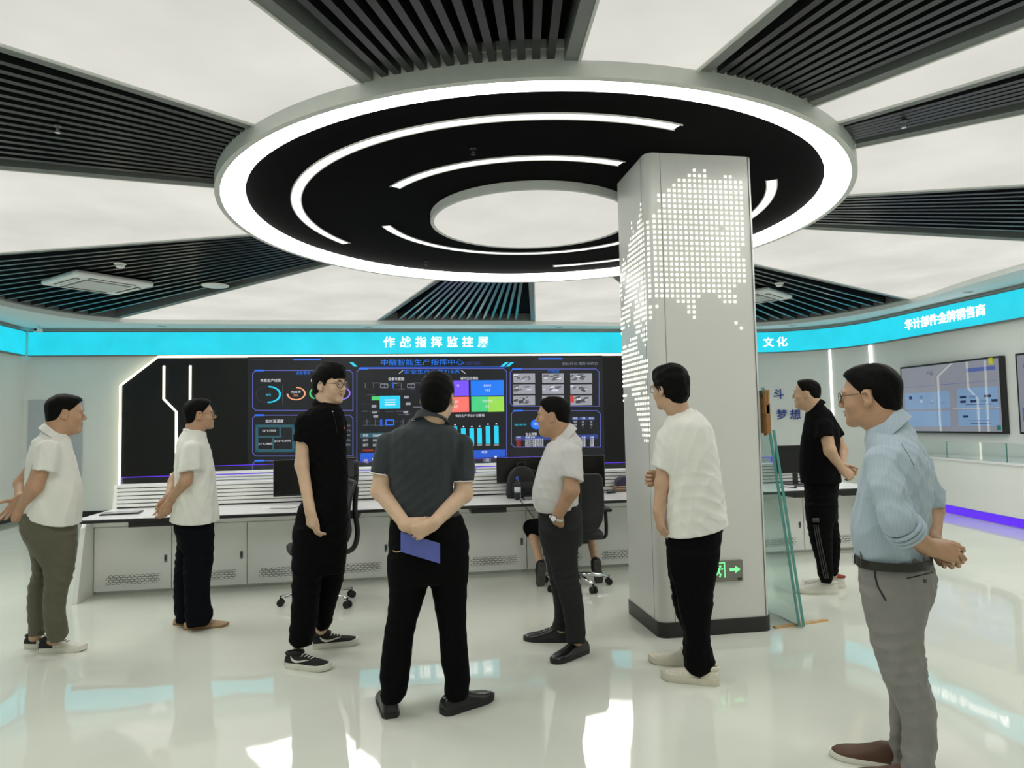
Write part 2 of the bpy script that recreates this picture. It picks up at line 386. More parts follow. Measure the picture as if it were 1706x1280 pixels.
# round ceiling lamp
t = empty('round_ceiling_lamp', (DC[0], DC[1], ZR), 'huge round black ceiling lamp with glowing white rim and curved light strips', 'ceiling light')
c2 = (DC[0], DC[1])
mb = MB(); mb.annulus(c2, 2.0, 2.64, 0, 360, 3.40, 3.45, 128); mb.annulus(c2, 2.585, 2.625, 0, 360, ZR-.006, 3.44, 128); mb.build('outer_rim', M['trim_grey'], t, smooth=True, autosmooth=40)
mb = MB(); prof = [(2.585, ZR), (2.54, ZR-.006), (2.47, ZR-.004), (2.43, ZR+.012), (2.405, ZR+.045), (2.40, 3.36), (2.585, 3.36)]
vs = []; nn = 160
for i in range(nn):
    w = 2*math.pi*i/nn
    vs += [(DC[0]+r*math.cos(w), DC[1]+r*math.sin(w), z) for r, z in prof]
k = len(prof); fs = [(i*k+q, i*k+(q+1) % k, ((i+1) % nn)*k+(q+1) % k, ((i+1) % nn)*k+q) for i in range(nn) for q in range(k)]
mb.add(vs, fs); mb.build('glowing_ring', M['ring_e'], t, smooth=True, autosmooth=50)
mb = MB(); mb.annulus(c2, .01, 2.42, 0, 360, ZB, ZB+.04, 128); mb.build('black_board', M['black_disc'], t)
def strip(r0, r1, a0, a1):
    mb = MB(); mb.annulus(c2, r0+.008, r1-.008, a0+.4, a1-.4, ZB-.004, ZB+.004, 72); s = mb.build('light_strip', M['strip_e'], t)
    mb = MB(); mb.annulus(c2, r0, r0+.008, a0, a1, ZB-.008, ZB+.004, 72); mb.annulus(c2, r1-.008, r1, a0, a1, ZB-.008, ZB+.004, 72)
    mb.build('strip_frame', M['trim_grey'], s)
strip(1.98, 2.068, 147.4, 287.0); strip(1.98, 2.068, -32.6, 72.4); strip(1.32, 1.41, -152.3, -72); strip(1.32, 1.41, 20, 161.8)
mb = MB(); mb.annulus(c2, .875, .905, 0, 360, 3.252, 3.33, 96); mb.build('centre_rim', M['trim_grey'], t, smooth=True, autosmooth=40)
mb = MB(); mb.prism([pol(.876, a) for a in range(0, 360, 4)], 3.257, 3.3); mb.build('centre_diffuser', M['centre_e'], t)

# ceiling devices
def cassette(cx, cy, rz, lab):
    t = empty('air_conditioner', (cx, cy, ZC-.042), lab, 'air conditioner', 'ceiling air conditioners', rz)
    s = .46; mb = MB(); mb.box(-s, -s, -.03, s, s, .04); mb.build('panel', M['white'], t, bevel=.03, local=True)
    mb = MB(); mb.box(-.27, -.27, -.037, .27, .27, -.028); g = mb.build('return_grille', M['grey_plastic'], t, local=True)
    mb = MB(); [mb.box(-.25, y-.006, -.042, .25, y+.006, -.036) for y in np.linspace(-.24, .24, 17)]; mb.build('grille_bars', M['white'], g, local=True)
    for k in range(4):
        w = k*math.pi/2; u = np.array([math.cos(w), math.sin(w), 0]); v = np.array([-u[1], u[0], 0]); mb = MB()
        mb.obox(v*.36+np.array([0, 0, -.032]), u*.27, v*.028, np.array([0, 0, .004])); f = mb.build('air_slot', M['black_plastic'], t, local=True)
        mb = MB(); mb.obox(v*.365+np.array([0, 0, -.038]), u*.26, v*.016, np.array([0, 0, .003])); mb.build('flap', M['white'], f, local=True)
cassette(-3.72, 9.22, math.radians(47), 'square white ceiling air conditioner in the slats at the left')
cassette(5.25, 9.75, math.radians(38), 'square white ceiling air conditioner half hidden behind the dotted column')
def disc_thing(name, p, r, hgt, m, lab, cat, group=None):
    mb = MB(); mb.lathe([(r, 0), (r*1.0, -hgt*.5), (r*.8, -hgt), (.001, -hgt)], p, 24); return tag(mb.build(name, m, smooth=True, autosmooth=40), lab, cat, group)
disc_thing('ceiling_speaker', (-2.40, 9.45, ZC), .17, .02, M['white'], 'round white ceiling speaker at the edge of the left slats', 'speaker')
def detector(p, lab):
    t = empty('smoke_detector', p, lab, 'smoke detector', 'smoke detectors')
    mb = MB(); mb.lathe([(.06, .0), (.065, -.012), (.055, -.02)], (0, 0, 0), 20); mb.build('base', M['white'], t, local=True)
    mb = MB(); mb.lathe([(.045, -.02), (.048, -.04), (.03, -.055), (.001, -.057)], (0, 0, 0), 20); mb.build('sensor_head', M['white'], t, local=True, smooth=True)
detector((-3.11, 8.26, ZC), 'small white smoke detector above the left air conditioner'); detector((5.2, 8.86, ZC), 'small white smoke detector beside the far air conditioner')
def sprinkler(x, y, z, lab):
    t = empty('sprinkler', (x, y, z), lab, 'sprinkler', 'ceiling sprinklers')
    mb = MB(); mb.lathe([(.022, .0), (.022, -.005), (.009, -.008), (.009, -.03)], (0, 0, 0), 16); mb.build('escutcheon', M['black_plastic'] if z < ZC else M['grey_plastic'], t, local=True)
    mb = MB(); mb.lathe([(.016, -.042), (.016, -.045), (.001, -.047)], (0, 0, 0), 16); mb.tube([(.009, 0, -.027), (.012, 0, -.035), (.003, 0, -.043)], .0022); mb.tube([(-.009, 0, -.027), (-.012, 0, -.035), (-.003, 0, -.043)], .0022)
    mb.build('deflector', M['black_plastic'] if z < ZC else M['chrome'], t, local=True)
sprinkler(-2.08, 4.55, ZC, 'small sprinkler under the upper left slats'); sprinkler(3.2, 3.9, ZC, 'small sprinkler under the narrow slats at the right')
sprinkler(.49, 4.57, ZB, 'small sprinkler on the black disc between the curved strips'); sprinkler(.28, 7.84, ZB, 'small sprinkler at the far edge of the black disc')
DL = [(-4.1, 12.72, 'small round downlight in the soffit at the left, above the white wall'), (2.95, 12.78, 'small round downlight in the soffit just left of the column'), (7.55, 12.45, 'small round downlight in the soffit right of the column')]
DL += [(-.6, 12.78, 'added fill downlight in the soffit over the left half of the video wall'), (-6.0, 9.6, 'added fill downlight over the left wall, farthest of four'), (-6.0, 6.4, 'added fill downlight over the left wall, second farthest of four'), (-6.0, 3.2, 'added fill downlight over the left wall, second nearest of four'), (-6.0, 0.2, 'added fill downlight over the left wall, nearest of four'),  # added beyond the three real ones above, to brighten the walls
       (8.3, 9.0, 'added fill downlight over the right wall, farthest of four'), (8.2, 6.0, 'added fill downlight over the right wall, second farthest of four'), (8.2, 3.0, 'added fill downlight over the right wall, second nearest of four'), (8.2, 0.0, 'added fill downlight over the right wall, nearest of four'),
       (-3.4, -1.3, 'added fill downlight over the wall behind the camera, leftmost of three'), (1.2, -1.3, 'added fill downlight over the wall behind the camera, middle of three'), (5.6, -1.3, 'added fill downlight over the wall behind the camera, rightmost of three')]
for x, y, lab in DL:
    t = empty('downlight', (x, y, 3.27), lab, 'ceiling light', 'soffit downlights')
    mb = MB(); mb.lathe([(.075, 0), (.075, -.006), (.055, -.008), (.05, .0), (.001, .0)], (x, y, 3.27), 24); mb.build('housing', M['trim_grey'], t)
    ld = bpy.data.lights.new('downlight_fill', 'SPOT'); ld.energy = SPOT_W*(.45 if (x > 7.2 and y > 12) else 1.0); ld.spot_size = math.radians(165); ld.spot_blend = 1.0; ld.shadow_soft_size = .12; ld.color = (1, .98, .94)  # wide spot added in every downlight to lift the walls
    lo = bpy.data.objects.new('lamp', ld); COL.objects.link(lo); lo.parent = t; lo.location = (0, 0, -.06)
p = (-6.05, 12.75, 3.27); t = empty('security_camera', p, 'small white security camera in the left corner of the soffit', 'camera')
mb = MB(); mb.lathe([(.04, 0), (.04, -.02), (.015, -.025), (.015, -.05)], (0, 0, 0), 16); mb.build('mount', M['white'], t, local=True)
mb = MB(); mb.box(-.035, -.14, -.11, .035, .04, -.045); b = mb.build('body', M['white'], t, bevel=.008, local=True)
mb = MB(); mb.lathe([(.024, -.142), (.024, -.15), (.001, -.15)], (0, 0, -.078), 16, axis='y'); mb.build('lens', M['black_plastic'], b, local=True)

def on_wall(px, py, off):                # where a pixel's ray meets the curved wall, moved off it by a little, and the wall's direction there
    d = ray(px, py); best = None
    for a, b in zip(outer[:-1], outer[1:]):
        a, b = np.array(a), np.array(b); A = np.array([[d[0], -(b-a)[0]], [d[1], -(b-a)[1]]])
        if abs(np.linalg.det(A)) < 1e-9: continue
        t, w = np.linalg.solve(A, a)
        if t > 0 and -1e-6 <= w <= 1+1e-6: best = (t, unit2(b-a)); break
    t, tg = best; n = np.array([tg[1], -tg[0]]); q = CAM+d*t; return np.array([q[0]+n[0]*off, q[1]+n[1]*off, q[2]]), (tg[0], tg[1], 0)
def unit2(v): return v/np.linalg.norm(v)
# turquoise band round the room
def band(poly, lab, texts):
    c = poly[len(poly)//2]; t = empty('lit_sign_band', (c[0], c[1], 2.80), lab, 'sign')
    mb = MB(); ribbon(mb, poly, .005, .09, 2.80, 3.20); mb.build('lightbox', M['cyan'], t, smooth=True, autosmooth=30)
    mb = MB(); ribbon(mb, poly, 0, .1, 2.785, 2.80); ribbon(mb, poly, 0, .1, 3.20, 3.215); mb.build('metal_edge', M['trim_dark'], t)
    for body, p, ex, size, sp in texts:
        mb = MB(); add_text(mb, body, size, p, ex, (0, 0, 1), bold=(.0015 if len(body) > 8 else .0035), depth=.006, spacing=sp); mb.build('lettering', M['letter'], t)
band([(XL, 1.0), (XL, 12.95)], 'glowing turquoise band along the left wall under the ceiling', [])
bt = [('作战指挥监控屏', (.645, YB-.098, 3.005), (1, 0, 0), .215, 1.72)]
band([(XL+.1, YB), (7.2, YB)], 'glowing turquoise band over the video wall with seven white characters', bt+[])
bandc = [(7.2, YB)]+[tuple(p) for p in WALLC[1:]]+[(8.67, 2.0)]
lt = []
for ch, q in (('文', (1278, 572.5)), ('化', (1302, 571.5))):
    p, tg = on_wall(*q, .098); lt.append((ch, p, tg, .205, 1))
pa, pb = at_x(1506, 548, 8.565), at_x(1643, 523, 8.565)
lt.append(('华计部件金牌销售商', (8.572, (pa[1]+pb[1])/2, 3.0), (0, -1, 0), .19, .97))
band(bandc, 'glowing turquoise band curving along the right wall with a nine character white slogan', lt)

# blue slogan on the back wall right of the column
t = empty('wall_lettering', (7.5, YB-.01, 1.4), 'raised blue characters on the pale wall right of the column', 'sign')
for ch, q in (('斗', (1297, 658)), ('梦', (1302.5, 692)), ('想', (1325, 692))):
    p, tg = on_wall(*q, .012); mb = MB(); add_text(mb, ch, .215, p, tg, (0, 0, 1), bold=.003, depth=.01); mb.build('character', M['letter_blue'], t)

# neon line lamps
def neon(pts, m, lab, r=.018, group=None):
    mb = MB(); mb.tube(pts, r, 8); return tag(mb.build('line_lamp', m, smooth=True), lab, 'wall light', group)
p1 = at_y(1405, 581, 12.55); neon([(8.3, 12.42, 2.78), (8.3, 12.42, .1)], M['neon_w'], 'tall vertical white line lamp on the curved wall behind the man in black', .022, 'vertical line lamps of the curved corner')
neon([(8.6, 11.65, 2.78), (8.6, 11.65, .9)], M['neon_w'], 'tall vertical white line lamp on the curved wall, right one of two', .022, 'vertical line lamps of the curved corner')
neon([(XL+.02, 12.2, 2.2), (XL+.02, 12.1, 2.15), (XL+.02, 12.1, .7)], M['neon_w'], 'white line lamp on the left wall at the left edge of the picture', .022, 'line lamps of the left wall')

# black feature wall with neon outline
t = empty('feature_wall_panel', (.55, YB-.05, .05), 'black wall panel with a cut corner and glowing outline behind the video wall', 'wall panel')
out = [(-4.87, .05), (5.97, .05), (5.97, 2.27), (5.36, 2.77), (-4.26, 2.77), (-4.87, 2.27)]
mb = MB(); n = len(out); yb, yf = YB, YB-.06
mb.add([(x, yf, z) for x, z in out]+[(x, yb, z) for x, z in out], [tuple(range(n)), tuple(range(n, 2*n))[::-1]]+[(i, (i+1) % n, n+(i+1) % n, n+i) for i in range(n)])
mb.build('black_board', M['black_panel'], t)
mb = MB(); mb.tube([(x, yf-.012, z) for x, z in out[1:]]+[(out[0][0], yf-.012, out[0][1])], .02, 8); mb.build('neon_outline', M['neon'], t)
yn = yf-.012
for pts in ([(-4.162, 2.61), (-4.16, 2.02), (-3.95, 1.79), (-3.95, .95)], [(-3.722, 2.61), (-3.722, 1.5), (-3.73, .95)], [(5.262, 2.61), (5.26, 2.02), (5.05, 1.79), (5.05, .95)], [(4.822, 2.61), (4.822, 1.5), (4.83, .95)]):
    mb = MB(); mb.tube([(x, yn, z) for x, z in pts], .02, 8); mb.build('neon_line', M['neon'], t)
# ---------------------------------------------------------------- video wall
SY = YB-.10
vw = empty('video_wall', (.553, SY, .62), 'large dark video wall showing a production dashboard with charts', 'screen')
mb = MB(); mb.box(-2.745, SY, .62, 3.85, YB-.06, 2.755); mb.build('display_panel', mat('dark display', (0.012, .013, .014), .35, emit=(.010, .0112, .0125), spec=.15, estr=1.0, noise=.15, nscale=2), vw)
EM = {}
def em(name, r, g, b, s=1.0):
    if name not in EM: EM[name] = mat('display '+name, (0, 0, 0), .5, emit=srgb(r, g, b), estr=s, noise=.04, nscale=6)
    return EM[name]
em('line', 96, 100, 190); em('blue', 40, 110, 235); em('sky', 30, 205, 240); em('white', 225, 228, 235); em('teal', 40, 84, 96); em('violet', 150, 110, 235)
em('orange', 240, 160, 120); em('green', 70, 200, 110); em('coral', 250, 115, 105); em('grad', 70, 205, 130); em('lime', 150, 215, 80); em('grey', 130, 135, 150); em('dim', 52, 56, 66)
em('red', 200, 50, 40); em('deep', 30, 85, 200); em('blue2', 20, 120, 240); em('cam', 150, 150, 160); em('camd', 88, 92, 92); em('camw', 205, 205, 220); em('navy', 40, 60, 130); em('purple2', 120, 80, 255)
EN = list(EM); EI = {k: i for i, k in enumerate(EN)}
def sp(px, py): p = at_y(px, py, SY); return p[0], p[2]
G = MB()
def rect(px0, py0, px1, py1, c, lay=1, g=G):
    x0, z1 = sp(px0, py0); x1, z0 = sp(px1, py1); y = SY-.002*lay
    g.box(x0, y-.001, z0, x1, y, z1, EI[c])
def quad(pts, c, lay=1):
    v = [sp(*p) for p in pts]; y = SY-.002*lay; G.add([(a, y, b) for a, b in v], [tuple(range(len(v)))], EI[c])
def line(pts, c, w=.012, lay=2):
    v = [np.array(sp(*p)) for p in pts]; y = SY-.002*lay
    for a, b in zip(v[:-1], v[1:]):
        d = b-a; L = np.linalg.norm(d); d = d/L; nn = np.array([-d[1], d[0]])*w/2; a2, b2 = a-d*w/2, b+d*w/2
        G.add([(q[0], y, q[1]) for q in (a2-nn, b2-nn, b2+nn, a2+nn)], [(0, 1, 2, 3)], EI[c])
T = MB()
def txt(body, px, py, hpx, c='white', width=None, lay=3, bold=.0):
    x, z = sp(px, py); k = SY/1155*1.02
    add_text(T, body, hpx*k*1.1, (x, SY-.002*lay, z), (1, 0, 0), (0, 0, 1), EI[c], bold=bold, width=(width*k if width else None))
def frame(x0, y0, x1, y1, c='line'):
    k = 5; line([(x0+k, y0), (x1-k, y0), (x1, y0+k), (x1, y1), (x0+k, y1), (x0, y1-k), (x0, y0+k), (x0+k, y0)], c); rect(x0+3, y0-1.3, x0+19, y0+1.3, 'blue', 3)
frame(421, 617.5, 588, 684); frame(421, 692, 588, 760); frame(421, 768, 588, 800); frame(594.5, 614.5, 844, 780); frame(850, 615, 998, 677); frame(852, 684.5, 1000, 745)
rect(489, 598.3, 534, 600.3, 'blue'); rect(897, 596.8, 937, 598.8, 'blue'); rect(415, 599.2, 489, 599.7, 'dim'); rect(937, 597.6, 1000, 598.1, 'dim')
quad([(582, 604), (588, 604), (596, 611), (590, 611)], 'sky'); quad([(833, 611), (839, 611), (848, 603.5), (842, 603.5)], 'sky'); quad([(842, 611), (848, 611), (857, 603.5), (851, 603.5)], 'sky')
line([(600, 612.6), (842, 611.6)], 'deep', .014)
txt('中融智能生产指挥中心', 704, 604.6, 9.6, 'blue2', 133, bold=.0); txt('(试行版)', 787, 606, 6, 'navy', 30)
txt('安全生产天数718天', 720, 619.8, 7, 'blue2', 91, bold=.0); line([(665, 622.5), (671, 617.5)], 'white', .01); line([(769, 617.5), (775, 622.5)], 'white', .01)
# gauges
def gauge(px, py, rpx, ry, c, a0, a1, w=3.2, c2=None):
    k = SY/1155*1.02; x, z = sp(px, py); y = SY-.005; vs = []; n = 40
    for i in range(n+1):
        a = math.radians(a0+(a1-a0)*i/n)
        for q in (1, 1-w/rpx): vs.append((x+rpx*k*q*math.sin(a), y, z+ry*k*q*math.cos(a)))
    G.add(vs, [(2*i, 2*i+1, 2*i+3, 2*i+2) for i in range(n)], EI[c])
gauge(447.5, 657.5, 19, 13.5, 'dim', 0, 360, .7); gauge(447.5, 657.5, 19, 13.5, 'sky', 0, 185)
gauge(493.5, 656, 14.5, 10.5, 'orange', 0, 270, 2.5); gauge(531, 655.5, 14.5, 10.5, 'green', -180, 160, 2.5); gauge(569, 655.5, 14, 10.5, 'violet', -30, 200, 2.5)
txt('36%', 447, 658, 4.5, 'sky'); txt('完成率', 493, 653.5, 4, 'white', 15); txt('77%', 493, 659.5, 4.2, 'orange'); txt('达标', 529, 653.5, 4, 'white'); txt('99%', 530, 659.5, 4.2, 'green')
txt('年度生产进度', 451, 634.5, 5, 'white', 31); txt('BP', 521, 634.5, 5, 'white'); txt('进度看板', 505, 622, 5.2, 'blue2', 22); rect(471, 642, 471.5, 674, 'grey')
txt('实时温湿度', 457.5, 702.5, 5, 'white', 27)
line([(428, 710), (489, 710), (489, 751), (428, 751), (428, 710)], 'teal', .05); line([(430, 728), (468, 728)], 'teal', .03); line([(455, 730), (455, 751)], 'teal', .03); line([(467, 710), (467, 727)], 'teal', .03)
txt('23°C/50%', 448.5, 718, 4, 'white', 21); txt('21.5°C/60%', 471, 735, 4, 'white', 25); txt('22°C/56%', 442, 740, 4, 'white', 21)
for i, y in enumerate((709.5, 717.5, 725.5, 733.5, 741.5)): txt(['96%', '91%', '88%', '85%', '80%'][i], 580, y, 4, 'grey')
# plant map
txt('设备布置图', 660, 632, 5, 'white', 25); txt('辅材监控看板', 782, 631, 5, 'white', 29)
rnd = random.Random(5)
for i in range(85):
    x, y = rnd.uniform(603, 735), rnd.choice((638, 641, 648, 653, 657, 668, 673, 678, 685, 690, 694, 702, 708)); w = rnd.uniform(3, 16)
    if 632 < x+w < 668 and 656 < y < 685: continue
    rect(x, y, min(x+w, 742), y+rnd.choice((.6, .8, 1.6)), rnd.choice(('dim', 'grey', 'dim', 'dim')), 1)
for x in (608, 622, 640, 668, 685, 705, 720): rect(x, 638, x+.6, 647, 'grey', 1); rect(x+3, 699, x+3.6, 710, 'grey', 1)
for x, y in ((640, 640), (685, 640)): line([(x-6, y), (x+6, y), (x+6, y+6), (x-6, y+6), (x-6, y)], 'grey', .012)
for x, y in ((620, 685), (622, 692), (672, 685), (676, 671), (619, 675), (673, 660)): rect(x, y, x+8, y+4, 'cam', 1)
rect(653, 637, 656, 647, 'deep', 2); rect(633, 699, 637, 710, 'deep', 2); line([(643, 700), (656, 700), (656, 708), (643, 708), (643, 700)], 'blue', .02)
rect(619, 660.5, 633, 667, 'green', 2); rect(632.5, 660, 667, 680.5, 'sky', 3)
for y in (666, 670, 674): rect(641, y, 659, y+1.2, 'white', 4)
rect(600, 722, 640, 729, 'teal', 1)
for r_, y in enumerate((726, 734, 742)): txt('状态' if r_ == 0 else '运行', 609, y, 4, 'white'); txt('设备名称', 628, y, 4, 'white', 13)
txt('7788888', 613, 751, 4, 'red', 17); rect(600, 755.5, 842, 761.5, 'deep', 2)
line([(604, 768), (612, 764), (617, 768), (612, 772), (604, 768)], 'grey', .01); rect(606.5, 765.5, 613, 770.5, 'cam', 3); rect(620, 764, 624, 768, 'white', 3)
# four colour tiles
rect(730, 634.5, 781, 659.5, 'purple2'); rect(784, 634, 839.5, 659, 'blue2'); rect(730, 662, 781.5, 686.5, 'coral'); rect(785, 661, 812, 686, 'grad'); rect(812, 661, 840, 686, 'lime')
txt('铝制件', 812, 643, 4, 'white'); txt('132', 812, 650.5, 5.5, 'white'); txt('待料', 760, 670, 4, 'white'); txt('162', 758, 678, 6, 'white'); txt('张', 763, 643, 4, 'white'); txt('包装耗材', 812, 669, 4, 'white'); txt('65', 812, 677, 5.5, 'white')
txt('今日生产平台计划看板', 783, 693, 4.6, 'white', 48)
for x, y in ((758, 711), (772, 714), (786, 714), (799, 713.5), (813, 710), (827, 709.5)): rect(x-4, y, x+4, 739.5, 'sky'); rect(x-1.2, y-4, x+1.2, y-2, 'white'); rect(x-4, 741, x+4, 742.4, 'white')
txt('数量', 742, 700, 3.6, 'white')
txt('成品', 807, 753.5, 4.5, 'white', lay=4); rect(783, 750.5, 829, 756.5, 'deep', 3); line([(806, 764), (817, 764), (817, 769), (806, 769), (806, 764)], 'grey', .01); rect(809, 764.5, 815, 768.5, 'cam', 3); rect(824, 760, 827.5, 763.5, 'white', 3)
# camera wall
for j, y in enumerate((622.5, 641, 659.5)):
    for i, x in enumerate((855, 903, 950)):
        rect(x, y, x+36.5, y+15.5, 'cam', 1)
        for q in range(9):
            a, b = x+rnd.uniform(1, 26), y+rnd.uniform(1, 10); w, hh = rnd.uniform(3, 10), rnd.uniform(1.2, 4)
            quad([(a, b), (a+w, b-.6), (a+w-2, b+hh), (a-2, b+hh)], rnd.choice(('camd', 'camd', 'camw', 'dim')), 2+q % 3)
        if j == 2: quad([(x+9, y+8), (x+16, y+7), (x+18, y+12), (x+9, y+13)], 'dim', 6)
rect(950, 659, 956, 671, 'red', 6); txt('产线监控', 922, 619, 5, 'blue2', 20)
txt('2025-07-03 周四 14:07:23', 966, 606.5, 5, 'grey', 61)
# lower right tables
gauge(894, 707, 10.5, 8.8, 'deep', 0, 360, .8); gauge(894, 707, 9.2, 7.8, 'blue2', 0, 360, 9.1); txt('88%', 893, 707, 4, 'white', lay=5); txt('2025-07-03', 867, 708, 3.8, 'sky', 20)
rect(953, 695.5, 991, 699.5, 'navy', 1)
for i, x in enumerate((958, 971, 985)):
    txt(('班组', '门禁', '岗位')[i], x, 697.5, 4, 'white'); txt(('242', '27', '75')[i], x, 703, 3.6, 'white'); txt(('242', '27', '75')[i], x, 708, 3.6, 'white'); txt('0', x, 713, 3.4, 'grey')
txt('安全预警', 885, 724, 4.6, 'white', 19); rect(858, 727, 996, 731, 'navy', 1)
for i, y in enumerate((729.2, 733.2, 736.6, 740, 743)):
    txt('时间' if i == 0 else '离线', 864, y, 3.4, 'white' if i == 0 else 'red'); txt('预警详情' if i == 0 else '2025生产设备预警信息', 883 if i == 0 else 890, y, 3.3, 'white', 16 if i == 0 else 31)
    txt('处理', 972, y, 3.2, 'white'); txt('详情', 986, y, 3.2, 'white')
G.build('dashboard_graphics', [EM[k] for k in EN], vw); T.build('dashboard_text', [EM[k] for k in EN], vw)
# ---------------------------------------------------------------- column with the dotted map
CX0, CX1, CY0, CY1, CH = 1.685, 2.487, 4.515, 5.20, ZB
t = empty('column', ((CX0+CX1)/2, (CY0+CY1)/2, 0), 'square white column with a lit dotted map under the round lamp', 'column')
def rrect(x0, y0, x1, y1, r, n=6):
    out = []
    for cx, cy, a in ((x1-r, y1-r, 0), (x0+r, y1-r, 90), (x0+r, y0+r, 180), (x1-r, y0+r, 270)):
        for k in range(n+1): w = math.radians(a+90*k/n); out.append((cx+r*math.cos(w), cy+r*math.sin(w)))
    return out
mb = MB(); mb.prism(rrect(CX0, CY0, CX1, CY1, .06), .0, CH); shaft = mb.build('shaft', M['column'], t, smooth=True, autosmooth=35)
mb = MB(); mb.prism(rrect(CX0-.008, CY0-.008, CX1+.008, CY1+.008, .065), 0, .10); mb.build('skirting', M['base'], t, smooth=True, autosmooth=35)
mb = MB(); mb.box(CX0+.105, CY0-.001, .1, CX0+.109, CY0+.02, CH); mb.box(CX1-.04, CY0-.001, .1, CX1-.036, CY0+.02, CH); mb.box(CX0-.001, CY0+.10, .1, CX0+.02, CY0+.104, CH); mb.build('panel_joint', M['trim_dark'], t)
front = ["         x x", "        xxxx   xx", "      xxxxxxxxxxxxx", "     xxxxxxxxxxxxxx", "    xxxxxxxxxxxxxxx", "  xxxxxxxxxxxxxxxxx", "  xxxxxxxxxxxxxxxxx", "   xxxxxxxxxxxxxxxx",
 "  xxxxxxxxxxxxxxxxx", " xxxxxxxxxxxxxxxxxx", "xxxxxxxxxxxxxxxxxxx", "xxxxxxxxxxxxxx xxxx", "xxxxxxxxxxxxxxxxxxx", "xxxxxxxxxxxxxxxxxxx", "xxxxxxxxxxxxxxxxxxx", "xxxxxxxxxxxxxxxxxx", "xxxxxxxxxxxxxxxxxx", "xxxxxxxxxxxxxxxxxxx",
 "xxxxxxxxxxxxxxxxxxx", "xxxxxxxxxxxxxxxxxxx", "xxxxxxxxxxxxxxxxxxx", "xxxxxxxxxxxxxxxxxxx", "xxxxxxxxxxxxxxxxx", "xxxxxxxxxxxxxxxx", "xxxxxxxxxx   xxxx", "     xxxx     xxx", "xx     xx", "x      xx", "x       x", "                x", "                 x"]
left = ["               x", "               x", "         x    xx", "         x   xxx", "          x  xxxx", "        xxxxxxxxx", "       xxxxxxxxxx", "       xxxxxxxxxx", "   x  xxxxxxxxxxx", "  xxx xxxxxxxxxxx", "  xxxxxxxxxxxxxxx", " xxxx xxxxxxxxxxx", " xxx xxxxxxxxxxxx", "xx   xxxxxxxxxxxx", "xx  xxxxxxxxxxxxx", "xx  xxxxxxxxx xxx", " x xxxxxxxxx  xxx",
 "   xxxxxxxxx xxxx", " xxxxxxx  xx xxxx", " xxxxxx   xxx xxx", "xxxxxxx  xxxxxxxx", "xxx xxx  xxxxxxxx", "xxx  x   xxxx xxx", "x         xxxx  x", "          xxx xxx", "      xxxxx  xxxx", " xxx xxxxxx   xxx", "xxxxxxxxxxx    x", "xxxxxxxxxxxx", "xxxxxxxxxxxxxx", "xxxxxxxxxxxxxxxxx", "xxxxxxxxxxxxxxxxx", "xxxxxxxxxxxxxxxxx",
 "xxxxxxxxxxxxxxxx", "xxxxxxxxxxxxxxx", "      xxxxxxxxxx", "xxx   xxxxxx xxx", "x       xxxxxxxxx", "        xxxxxxxxx", "         xxxxxxxx", "         xxxxxxxx", "          xxxxxxx", "           xxxxxx", "            xxxxx", "            xxxxx", "             xxx"]
mb = MB(); pz, s = .0372, .0088
x0 = CX0+.012
def dotp(k):                                   # dots 0 and 1 sit on the rounded corner
    return x0+.0383*k
for j, row in enumerate(front):
    z = 3.205-j*pz
    for k, ch in enumerate(row):
        if ch == 'x':
            x = dotp(k); y = CY0
            if x < CX0+.06: a = (CX0+.06-x); y = CY0+.06-math.sqrt(max(.06**2-a*a, 0)); nx = -a/.06; u = np.array([math.sqrt(1-nx*nx), nx, 0])
            elif x > CX1-.06: a = x-(CX1-.06); y = CY0+.06-math.sqrt(max(.06**2-a*a, 0)); nx = a/.06; u = np.array([math.sqrt(max(1-nx*nx, .01)), nx, 0])
            else: u = np.array([1., 0, 0])
            nrm = np.array([u[1], -u[0], 0]); mb.obox(np.array([x, y, z])+nrm*.001, u*s, nrm*.003, np.array([0, 0, s]))
for j, row in enumerate(left):
    z = 2.99-j*pz
    for k, ch in enumerate(row):
        if ch == 'x': mb.box(CX0-.002, CY1-.05-k*.0345-.0075, z-.0088, CX0+.002, CY1-.05-k*.0345+.0075, z+.0088)
mb.build('lit_dot_map', M['dot'], t)
# exit sign on the column
ex = empty('exit_sign', (2.12, CY0, .42), 'small green running man exit sign with an arrow, low on the column', 'sign')
pc = at_y(1206, 952, CY0-.01); sx0, sx1, sz0, sz1 = pc[0]-.175, pc[0]+.135, pc[2]-.068, pc[2]+.072
mb = MB(); mb.box(sx0, CY0-.02, sz0, sx1, CY0, sz1); mb.build('plate', mat('brushed sign plate', srgb(128, 128, 118), .4, metal=.5, noise=.06, nscale=20), ex, bevel=.004)
ge = mat('green exit glow', (.05, .3, .1), .5, emit=srgb(120, 240, 150), estr=1.1, noise=.04, nscale=20)
mb = MB(); yy = CY0-.021; zc_ = (sz0+sz1)/2+.008
ax = sx1-.06
mb.add([(ax-.038, yy, zc_-.01), (ax+.005, yy, zc_-.01), (ax+.0, yy, zc_-.027), (ax+.042, yy, zc_), (ax, yy, zc_+.027), (ax+.005, yy, zc_+.01), (ax-.038, yy, zc_+.01)], [(0, 1, 5, 6), (1, 2, 3), (3, 4, 5), (1, 3, 5)])
dx = ax-.10
for a, b, c, d in ((dx-.055, zc_+.045, dx+.03, zc_+.052), (dx+.022, zc_-.05, dx+.03, zc_+.052), (dx-.055, zc_-.05, dx-.047, zc_+.052)): mb.box(a, yy-.001, b, c, yy, d)
def limb(pts, r): mb.tube([(dx+p[0], yy, zc_+p[1]) for p in pts], r, 6)
